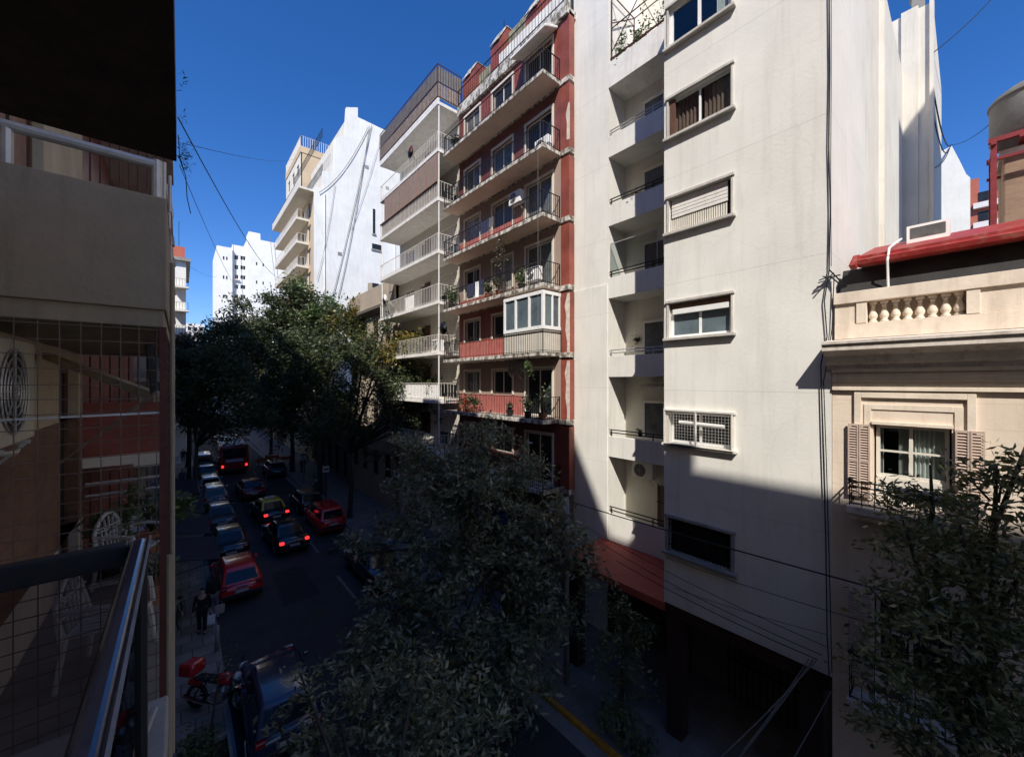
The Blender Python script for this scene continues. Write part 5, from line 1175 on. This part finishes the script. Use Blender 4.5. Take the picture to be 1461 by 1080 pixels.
f = MB(); f.box(-.3,.3,-.35,-.2,1.45,1.57); f.build('roof_sign', M['sign_face'], tx, bevel=.02)
car('sedan', dred, 'dark red saloon driving close behind the bus', (4.5, 40, 0), R(2), lit=False, group='traffic driving away')
car('suv', red_, 'red car parked on the right kerb beside the braking saloon', (7.35, 28.2, 0))
car('hatch', blk, 'black hatchback parked on the right kerb ahead of the red car', (7.35, 33.2, 0))
car('sedan', nvy, 'dark navy saloon parked half hidden behind the big foreground tree', (7.4, 19.5, 0))
car('suv', gry, 'grey car farther ahead on the right kerb by the barrier', (7.4, 47, 0))
# the bus
bs = thing('bus', (4.3, 55, 0), 'red city bus with white roof and lit tail lamps', 'bus')
def bl(*a): return MB().box(*a)
def o_(x0,x1,y0,y1,z0,z1): return MB().box(4.3+x0,4.3+x1,50+y0,50+y1,z0,z1)
brd = paint('bus red', (.5,.03,.028))
o_(-1.25,1.25,0,10.5,.4,2.3).build('body', brd, bs, bevel=.12); o_(-1.22,1.22,.06,10.4,2.25,3.05).build('upper_body', brd, bs, bevel=.14)
o_(-1.1,1.1,.2,10.2,3.0,3.14).build('roof', M['white_paint'], bs, bevel=.08); o_(-.7,.7,3,6,3.14,3.35).build('roof_unit', M['white_paint'], bs, bevel=.06)
o_(-1.0,1.0,-.012,.05,1.75,2.75).build('rear_window', M['pane'], bs); o_(-.75,.75,-.03,.02,1.35,1.6).build('sign_board', M['sign_face'], bs)
for sx in (-1,1):
    o_(sx*1.02-.1,sx*1.02+.1,-.03,.05,.8,1.05).build('tail_lamp', M['lamp_on'], bs, bevel=.03)
    for k in range(6): o_(sx*1.235-.02,sx*1.235+.02,.6+k*1.6,1.95+k*1.6,1.6,2.65).build('side_window', M['pane'], bs)
    for y in (2.4, 8.2):
        wm = MB(); wm.lathe((4.3+sx*1.12,50+y,.48),[(.3,-.13),(.48,-.13),(.48,.13),(.3,.13)],20,'x'); wm.build('wheel', M['rubber'], bs, True)
o_(-1.2,1.2,-.08,.05,.4,.62).build('bumper', M['black_plastic'], bs, bevel=.03)
# motorbikes and the bicycle
def motorbike(loc, rz, label, col, top=True):
    t = thing('motorbike', (0,0,0), label, 'motorbike', 'motorbikes on the pavements'); WOFF.pop(t.name)
    for y, nm in ((-.63,'rear'),(.63,'front')):
        w_ = MB().torus((0,y,.31), .255, .055, 'x', 26, 8).build('wheel', M['rubber'], t, True)
        rm = MB(); rm.torus((0,y,.31), .205, .018, 'x', 24, 6)
        for k in range(6): a = k*math.pi/3; rm.bar((0,y,.31),(0,y+.2*math.cos(a),.31+.2*math.sin(a)),.022)
        rm.lathe((-.05,y,.31),[(.05,0),(.05,.1)],10,'x'); rm.torus((.05,y,.31),.11,.008,'x',18,4); rm.build('rim', M['alloy'], w_)
    f = MB(); f.tube([(0,.45,.85),(0,.1,.62),(0,-.15,.36),(0,-.63,.31)],.028,8); f.tube([(0,.42,.75),(0,.2,.35),(0,-.15,.36)],.025,8); f.tube([(0,.1,.66),(0,-.4,.68),(0,-.75,.72)],.025,8)
    for s in (-1,1): f.bar((s*.1,-.63,.31),(s*.1,-.45,.66),.03)
    f.build('frame', M['black_plastic'], t)
    k = MB()
    for s in (-1,1): k.tube([(s*.09,.63,.31),(s*.09,.42,.95)],.022,8)
    k.build('fork', M['chrome'], t)
    h = MB(); h.tube([(-.36,.27,1.02),(-.2,.4,1.0),(.2,.4,1.0),(.36,.27,1.02)],.014,8); h.build('handlebar', M['black_plastic'], t)
    for s in (-1,1): q = MB(); q.bar((s*.25,.38,1.0),(s*.3,.4,1.18),.01); q.lathe((s*.3,.40,1.2),[(.01,-.02),(.055,-.01),(.055,.01),(.01,.02)],10,'y'); q.build('mirror', M['black_plastic'], t)
    tk = MB(); vs = []
    tk.lathe((0,.16,.80),[(.02,-.27),(.10,-.22),(.15,-.05),(.155,.08),(.13,.18),(.03,.23)],14,'y'); tk.build('fuel_tank', col, t, True)
    se = MB(); se.box(-.13,.13,-.66,-.06,.74,.83); se.build('seat', M['rubber'], t, bevel=.04)
    en = MB(); en.box(-.13,.13,-.12,.24,.28,.52); en.lathe((0,.13,.45),[(.1,0),(.1,.2)],12); 
    for z in range(5): en.lathe((0,.13,.50+z*.035),[(.12,0),(.12,.012)],12)
    en.build('engine', M['alloy'], t, bevel=.02)
    ex = MB(); ex.tube([(.12,.2,.5),(.15,.28,.3),(.16,0,.24),(.17,-.3,.27),(.18,-.85,.38)],[.02,.02,.025,.05,.05],10); ex.build('exhaust', M['chrome'], t)
    fd = MB()
    for i in range(8):
        a0, a1 = R(20+i*15), R(35+i*15); r = .35
        for yy in (.63,): fd.quad((-.07,yy+r*math.cos(a0),.31+r*math.sin(a0)),(.07,yy+r*math.cos(a0),.31+r*math.sin(a0)),(.07,yy+r*math.cos(a1),.31+r*math.sin(a1)),(-.07,yy+r*math.cos(a1),.31+r*math.sin(a1)))
    fd.build('mudguard', col, t); rp = MB(); rp.box(-.11,.11,-.86,-.5,.6,.74); rp.build('tail', col, t, bevel=.04)
    hl = MB(); hl.lathe((0,.50,.90),[(.02,-.06),(.09,-.02),(.1,.05),(.09,.07)],14,'y'); hl.build('headlight', M['lamp_clear'], t, True)
    sd = MB(); sd.bar((-.1,-.1,.3),(-.28,-.12,.01),.025); sd.build('side_stand', M['black_plastic'], t)
    if top:
        bx = MB(); bx.box(-.24,.24,-1.08,-.62,.84,1.18); bx.build('top_box', col, t, bevel=.1, seg=4)
    t.location = loc; t.rotation_euler = (0, R(-6), rz); t.scale = (1.08,)*3
    return t
motorbike((.80,14.25,.13), math.atan2(-.74,-.80), 'red motorbike with red top box parked on the left pavement', paint('bike red',(.40,.02,.025)))
motorbike((9.2,37.5,.13), R(150), 'small dark motorbike parked on the right pavement by the sign posts', M['black_plastic'], False)
bc = thing('bicycle', (0,0,0), 'black bicycle leaning under the first navy shop awning', 'bicycle'); WOFF.pop(bc.name)
for y in (-.52,.52):
    w_ = MB().torus((0,y,.34),.32,.02,'x',28,6).build('wheel', M['rubber'], bc, True); s = MB()
    for k in range(14): a = k*math.pi/7; s.bar((0,y,.34),(0,y+.31*math.cos(a),.34+.31*math.sin(a)),.004)
    s.torus((0,y,.34),.30,.008,'x',28,4); s.build('rim', M['alloy'], w_)
f = MB()
for p, q in (((0,-.52,.34),(0,-.08,.30)),((0,-.08,.30),(0,-.22,.85)),((0,-.18,.74),(0,.36,.78)),((0,-.08,.3),(0,.38,.70)),((0,-.52,.34),(0,-.19,.76)),((0,.52,.34),(0,.36,.88))): f.tube([p,q],.016,7)
f.build('frame', M['black_plastic'], bc); f = MB(); f.tube([(-.28,.22,.98),(-.1,.38,.98),(.1,.38,.98),(.28,.22,.98)],.013,7); f.bar((0,.36,.86),(0,.37,.98),.025); f.build('handlebar', M['galv'], bc)
f = MB(); f.lathe((0,-.26,.86),[(.09,0),(.1,.03),(.05,.06)],10); f.build('saddle', M['rubber'], bc)
f = MB(); f.lathe((-.03,-.08,.3),[(.09,0),(.09,.02)],16,'x'); f.bar((-.06,-.08,.3),(-.06,.06,.22),.02); f.bar((.06,-.08,.3),(.06,-.22,.38),.02); f.build('crank', M['galv'], bc)
bc.location = (.05,20.4,.13); bc.rotation_euler = (0,R(8),R(172))

# ------------------------------------------------------------------ PEOPLE
def skin_obj(name, chains, mt, par, sub=1):
    # chains: list of lists of (point, radius); equal points are merged so the surface is one continuous body
    idx, vs, rd, ed = {}, [], [], []
    for ch in chains:
        prev = None
        for p, r in ch:
            k = tuple(round(x, 4) for x in p)
            if k not in idx: idx[k] = len(vs); vs.append(k); rd.append(r)
            i = idx[k]
            if prev is not None and prev != i: ed.append((prev, i))
            prev = i
    me = bpy.data.meshes.new(name); me.from_pydata(vs, ed, []); o = link_mesh(name, me, M[mt], par)
    sm = o.modifiers.new('skin', 'SKIN'); sm.use_smooth_shade = True
    if not me.skin_vertices: return o
    for i, r in enumerate(rd): me.skin_vertices[0].data[i].radius = (r, r) if not isinstance(r, tuple) else r
    me.skin_vertices[0].data[0].use_root = True
    ss = o.modifiers.new('sub', 'SUBSURF'); ss.levels = sub; ss.render_levels = sub
    return o
def person(loc, rz, label, stride=.12, top='cloth_black', leg='cloth_black', shoe='cloth_black', arm=(.12,.0), h=1.72, hair='hair', longhair=False, coat=False):
    t = thing('person', (0,0,0), label, 'person', None); WOFF.pop(t.name); s = h/1.72
    S3 = lambda x, y, z: (x*s, y*s, z*s)
    pel, sp, chs, nk, hd, tp = S3(0,0,.93), S3(0,.0,1.12), S3(0,.01,1.34), S3(0,.015,1.47), S3(0,.04,1.58), S3(0,.03,1.66)
    legs, arms, jack, trou = [], [], [], []
    for sx, ph in ((-1,1),(1,-1)):
        hp, kn, an, toe = S3(sx*.09,0,.88), S3(sx*.095,ph*stride*.55+.03,.48), S3(sx*.095,ph*stride,.09), S3(sx*.11,ph*stride+.17,.035)
        sh, el, wr = S3(sx*.19,0,1.40), S3(sx*.24,-ph*stride*.3-.02,1.12), S3(sx*.25,-ph*stride*.5+arm[0],.90)
        wv = Vector(wr); pa = tuple(wv+Vector((0,.02,-.06))*s)
        legs.append([(pel,.13*s),(hp,.085*s),(kn,.052*s),(an,.034*s),(toe,.028*s)])
        arms.append([(chs,.12*s),(sh,.05*s),(el,.037*s),(wr,.026*s),(pa,.03*s)])
        for f in range(4):
            b = Vector(pa)+Vector((sx*.0,(f-1.5)*.018,-.03))*s; arms.append([(pa,.03*s),(tuple(b),.009*s),(tuple(b+Vector((-sx*.008,0,-(.045-.006*abs(f-1))))*s),.008*s)])
        tb_ = Vector(pa)+Vector((-sx*.02,.03,.0))*s; arms.append([(pa,.03*s),(tuple(tb_),.010*s),(tuple(tb_+Vector((-sx*.012,.01,-.04))*s),.008*s)])
        jack.append([(chs,(.165*s,.125*s)),(sh,.066*s),(el,.052*s),(wr,.044*s)])
        trou.append([(pel,.145*s),(hp,.105*s),(kn,.075*s),(an,.06*s)])
        skin_obj('shoe', [[(S3(sx*.095,ph*stride-.04,.05),.042*s),(S3(sx*.1,ph*stride+.08,.045),.042*s),(S3(sx*.11,ph*stride+.19,.035),.03*s)]], shoe, t)
    skin_obj('body', [[(pel,.13*s),(sp,.115*s),(chs,.13*s),(nk,.052*s),(hd,.085*s),(tp,.08*s)],[(hd,.085*s),(S3(0,.135,1.575),.016*s)]]+legs+arms, 'skin', t, 2)
    hem = S3(0,0,.62) if coat else S3(0,0,.88)
    skin_obj('jacket', [[(hem,(.18*s,.15*s)),(sp,(.155*s,.125*s)),(chs,(.165*s,.125*s)),(nk,.06*s)]]+jack, top, t, 2)
    skin_obj('trousers', trou, leg, t, 2)
    skin_obj('hair', [[(S3(0,.005,1.60),.088*s),(S3(0,.02,1.69),.08*s)]+([(S3(0,-.04,1.66),.07*s)] if not longhair else [(S3(0,-.05,1.6),.075*s),(S3(0,-.06,1.42),.05*s)])], hair, t)
    t.location = loc; t.rotation_euler.z = rz; return t
person((.62,19.0,.13), R(170), 'person in a long black coat standing by the bicycle', .08, 'cloth_black', 'cloth_black', coat=True)
p2 = person((1.0,20.0,.13), R(20), 'person in dark jacket and grey trousers walking behind the red hatchback', .2, 'cloth_black', 'cloth_grey', 'cloth_white', longhair=True)
person((.1,46,.13), R(0), 'person in grey jacket walking far along the left pavement', .25, 'cloth_grey', 'cloth_navy')
person((.2,60,.13), R(180), 'distant person in navy walking towards the camera on the left', .22, 'cloth_navy', 'cloth_grey')
person((9.7,45,.13), R(180), 'person in black near the doorways on the right pavement', .2, 'cloth_black', 'cloth_navy')
for p, mt, lab in (((.86,19.05,.50),'cloth_white','pale shopping bag beside the long black coat'), ((1.2,19.75,.48),'cloth_beige','beige shopping bag beside the grey trousers')):
    t = thing('shopping_bag', p, lab, 'bag', 'shopping bags'); x, y, z = p
    MB().add([(x-.15,y-.06,z-.18),(x+.15,y-.06,z-.18),(x+.15,y+.06,z-.18),(x-.15,y+.06,z-.18),(x-.17,y-.05,z+.17),(x+.17,y-.05,z+.17),(x+.17,y+.05,z+.17),(x-.17,y+.05,z+.17)],[(0,3,2,1),(0,1,5,4),(1,2,6,5),(2,3,7,6),(3,0,4,7),(4,5,6,7)]).build('bag', M[mt], t, bevel=.03)
    MB().tube([(x-.08,y,z+.16),(x-.06,y,z+.3),(x+.06,y,z+.3),(x+.08,y,z+.16)],.01,6).build('handle', M[mt], t)

# ------------------------------------------------------------------ STREET FURNITURE
tp_ = thing('tree_pit', (.55,12.2,.13), 'low dark tree pit with a pale frame by the bottom edge', 'planter')
f = MB(); f.box(.1,1.0,11.55,11.62,.13,.34); f.box(.1,1.0,12.83,12.9,.13,.34); f.box(.1,.17,11.62,12.83,.13,.34); f.box(.93,1.0,11.62,12.83,.13,.34); f.build('frame', M['kerb'], tp_, bevel=.01)
MB().box(.17,.93,11.62,12.83,.12,.22).build('soil', M['soil'], tp_)
sb = thing('shrub', (.25,12.4,.2), 'leafy green shrub growing from the tree pit at lower left', 'shrub')
P, Nn, tips = clumps([((.1,11.9,.72),.38,1),((.35,12.2,.75),.36,1),((-.05,11.8,.55),.33,.8),((.5,12.1,.5),.28,.6)], 14, 40, .2); s = MB()
for a, b in tips: s.tube([(.3,12.3,.2), tuple(a), tuple(b)], [.02,.012,.005], 4)
s.build('stem', M['bark'], sb); leaf_mesh('foliage', 'leaf_pot', P, Nn, .11, .05, sb)
yt = thing('young_tree_trunk', (.62,12.25,.2), 'thin bare young trunk standing in the tree pit', 'tree')
MB().tube([(.62,12.25,.2),(.6,12.3,1.2),(.7,12.35,2.0),(.74,12.3,2.6)],[.035,.03,.02,.008],8).build('trunk', M['bark'], yt, True)
leaf_mesh('crown', 'leaf_near', RNG.normal(size=(80,3))*[.18,.18,.2]+[.74,12.3,2.5], np.zeros((80,3)), .1, .03, yt)
def pole(x, y, h, label, r=.04, mt='galv', name='sign_post', cat='sign', board=None, group=None):
    t = thing(name, (x,y,.13), label, cat, group); MB().tube([(x,y,.13),(x,y,h)], r, 10).build('post', M[mt], t, True)
    if board: MB().box(x-board[0]/2, x+board[0]/2, y-.05, y-.035, h-board[1]-.05, h-.05).build('sign_board', M['sign_face'], t, bevel=.005); MB().box(x-board[0]*.36, x+board[0]*.36, y-.056, y-.0505, h-board[1]*.62-.05, h-board[1]*.38-.05).build('sign_panel', M['cloth_navy'], t)
    return t
pole(8.9,41,3.0,'white sign board on a pale post, farther of the two right kerb signs', board=(.7,.35), group='sign posts on the right kerb')
pole(9.0,34,2.9,'square white parking sign on a thin post, nearer right kerb sign', board=(.5,.5), mt='iron', group='sign posts on the right kerb')
pole(9.35,8.3,E-3.75,'plain grey concrete utility pole partly hidden by the big tree', .085, 'concrete', 'utility_pole', 'pole')
for k, (x, y) in enumerate(((7.2,52),(8.2,53.5),(9.0,51))):
    t = thing('road_barrier', (x,y,0), ['orange and white road barrier in the parking lane','orange and white road barrier against the right kerb','orange and white road barrier on the right pavement'][k], 'barrier', 'road works barriers'); z = 0 if k < 2 else .13
    MB().box(x-.7,x+.7,y-.02,y+.02,z+.65,z+1.0).build('board', M['orange'], t); MB().box(x-.7,x+.7,y-.025,y+.025,z+.3,z+.5).build('board', M['sign_face'], t)
    for s in (-.55,.55): f = MB(); f.bar((x+s,y-.3,z),(x+s,y,z+1.05),.04); f.bar((x+s,y+.3,z),(x+s,y,z+1.05),.04); f.build('leg', M['iron'], t)
pole(.98,17.4,1.0,'short grey bollard on the left kerb ahead of the red motorbike', .07, 'concrete', 'bollard', 'bollard')

for x, y, lab in ((4.4,17.5,'round iron manhole cover in the traffic lane behind the red hatchback'),(6.6,23.5,'round iron manhole cover near the dashed lane line')):
    tag(MB().lathe((x,y,.003), [(.32,0),(.32,.012),(.27,.014),(.02,.014)], 28).build('manhole_cover', M['iron']), lab, 'manhole cover', 'manhole covers')
pt = MB()
for x0, x1, y0, y1 in ((3.4,4.9,19.2,23.0),(5.2,6.6,13.0,16.0),(6.3,7.9,8.0,12.5),(3.6,4.4,30,44)): pt.quad((x0,y0,.0035),(x1,y0+.1,.0035),(x1-.1,y1,.0035),(x0+.08,y1-.1,.0035))
struct('road_patch', pt, 'asphalt_new')
# ------------------------------------------------------------------ CABLES
gq = 'overhead cables along the right fronts'
def xc(p0, p1, X, sag, r, lab, mt='cable', g=gq):
    return cable(atX(*p0, X), atX(*p1, X), sag, r, lab, mt, g)
xc((818,717),(1478,900),9.3,.05,.017,'thickest black cable crossing in front of the barred bay window')
xc((838,752),(1178,922),9.75,.12,.008,'thin cable over the red ledge ending at the bay corner, upper one')
xc((850,770),(1172,934),9.75,.14,.009,'thin cable over the red ledge ending at the bay corner, middle one')
xc((880,800),(1165,940),9.75,.10,.010,'thin cable over the red ledge ending at the bay corner, lowest one')
xc((950,795),(1465,945),9.5,.12,.008,'slender cable running on past the bay corner to the house balcony')
xc((960,838),(1180,905),9.7,.05,.006,'faint cable below the barred bay window')
for k, (q, lab) in enumerate((((1030,1078),'drop cable slanting down from the bay corner, left one'),((1045,1092),'drop cable slanting down from the bay corner, middle one'),((1060,1070),'drop cable slanting down from the bay corner, right one'))):
    cable(atX(1166-k*6,940,9.9), atX(*q,9.0), .05, .014 if k < 2 else .01, lab, 'cable_grey', 'drop cables from the bay corner')
cable(atX(1186,985,9.9), atX(1130,1085,9.2), .02, .01, 'single drop cable right of the bay corner bundle', 'cable_grey', 'drop cables from the bay corner')
path_cable([atX(x,y,9.96) for x, y in ((1183,-20),(1184,100),(1182.5,210),(1184.5,300),(1183,385))], .010, 'vertical black cable up the edge of the projecting bay')
path_cable([atX(x,y,9.955) for x, y in ((1186,-20),(1186,120),(1185,250),(1186,380))], .006, 'thin cable beside the vertical black one on the bay edge')
path_cable([atX(x,y,9.955) for x, y in ((1183,385),(1176,430),(1180,480),(1171,520),(1174,640),(1178,760),(1180,905),(1184,985))], .011, 'vertical black cable beside the house corner, left one')
path_cable([atX(x,y,9.955) for x, y in ((1190,395),(1187,470),(1175,545),(1179,660),(1183,800),(1187,960))], .009, 'wavy black cable beside the house corner, right one')
f = thing('cable_bracket', atX(1185,385,9.95), 'bundle of black cable ends at the house parapet corner', 'cable bracket')
g = MB(); q = atX(1187,392,9.93)
for k in range(7): g.bar(q+Vector((0,.05*random.uniform(-1,1),.1*random.uniform(-1,1))), q+Vector((-.05,.25*random.uniform(-1,1),-.25*random.random())), .02)
g.build('cables', M['cable'], f)
cable(atX(254,168,-.06), atY(403,397,60), 1.2, .017, 'long dark cable slanting across the blue sky, upper one', group='cables across the sky')
cable(atX(256.2,236,-.06), atY(347,425,95), 1.0, .018, 'long dark cable slanting across the blue sky, lower one', group='cables across the sky')
cable(atY(262,205,12), atY(430,222,60), .6, .008, 'faint thin cable high across the blue sky', group='cables across the sky')
cable(atY(262,375,40), atY(310,395,90), .4, .012, 'faint short cable by the far white tower', group='cables across the sky')
cable(atX(1331,76,25), atX(1440,-30,32), .2, .022, 'cable rising from the rear wing to the upper right', group='cables at the upper right')
cable(atX(1331,125,25), atX(1357,207,37.9), .9, .03, 'slack cable between rear wing and small white block, upper', group='cables at the upper right')
cable(atX(1331,160,25), atX(1356,209,37.9), 1.0, .025, 'slack cable between rear wing and small white block, middle', group='cables at the upper right')
cable(atX(1331,240,25), atX(1355,212,37.9), .3, .02, 'slack cable between rear wing and small white block, lower', group='cables at the upper right')
cable(atX(1358,207,37.9), atX(1475,110,20), .5, .016, 'thin cable from the small white block past the water tank', group='cables at the upper right')
for k, (a, b, sg, lab) in enumerate((((530,178),(474,425),.6,'cable draped down the white party wall, right of the pair'),((527,180),(482,425),1.4,'cable draped down the white party wall, left of the pair'),((525,182),(455,275),1.2,'cable draped along the stepped top of the white party wall'),((545,190),(500,330),.6,'thin cable at the far right of the white party wall'),((478,262),(452,400),1.0,'thin looping cable low on the left of the white party wall'))):
    cable(atY(*a,49.85), atY(*b,49.85), sg, .035 if k < 3 else .02, lab, 'cable_grey', 'cables on the white party wall')
for k, (a, b) in enumerate((((385,335),(400,445)),((333,350),(340,470)))):
    cable(atY(*a,149), atY(*b,149), 2, .07, ['cable drooping down the right part of the far white tower','cable drooping down the left part of the far white tower'][k], 'cable_grey', 'cables on the far white tower')
print('objects', len(bpy.data.objects))
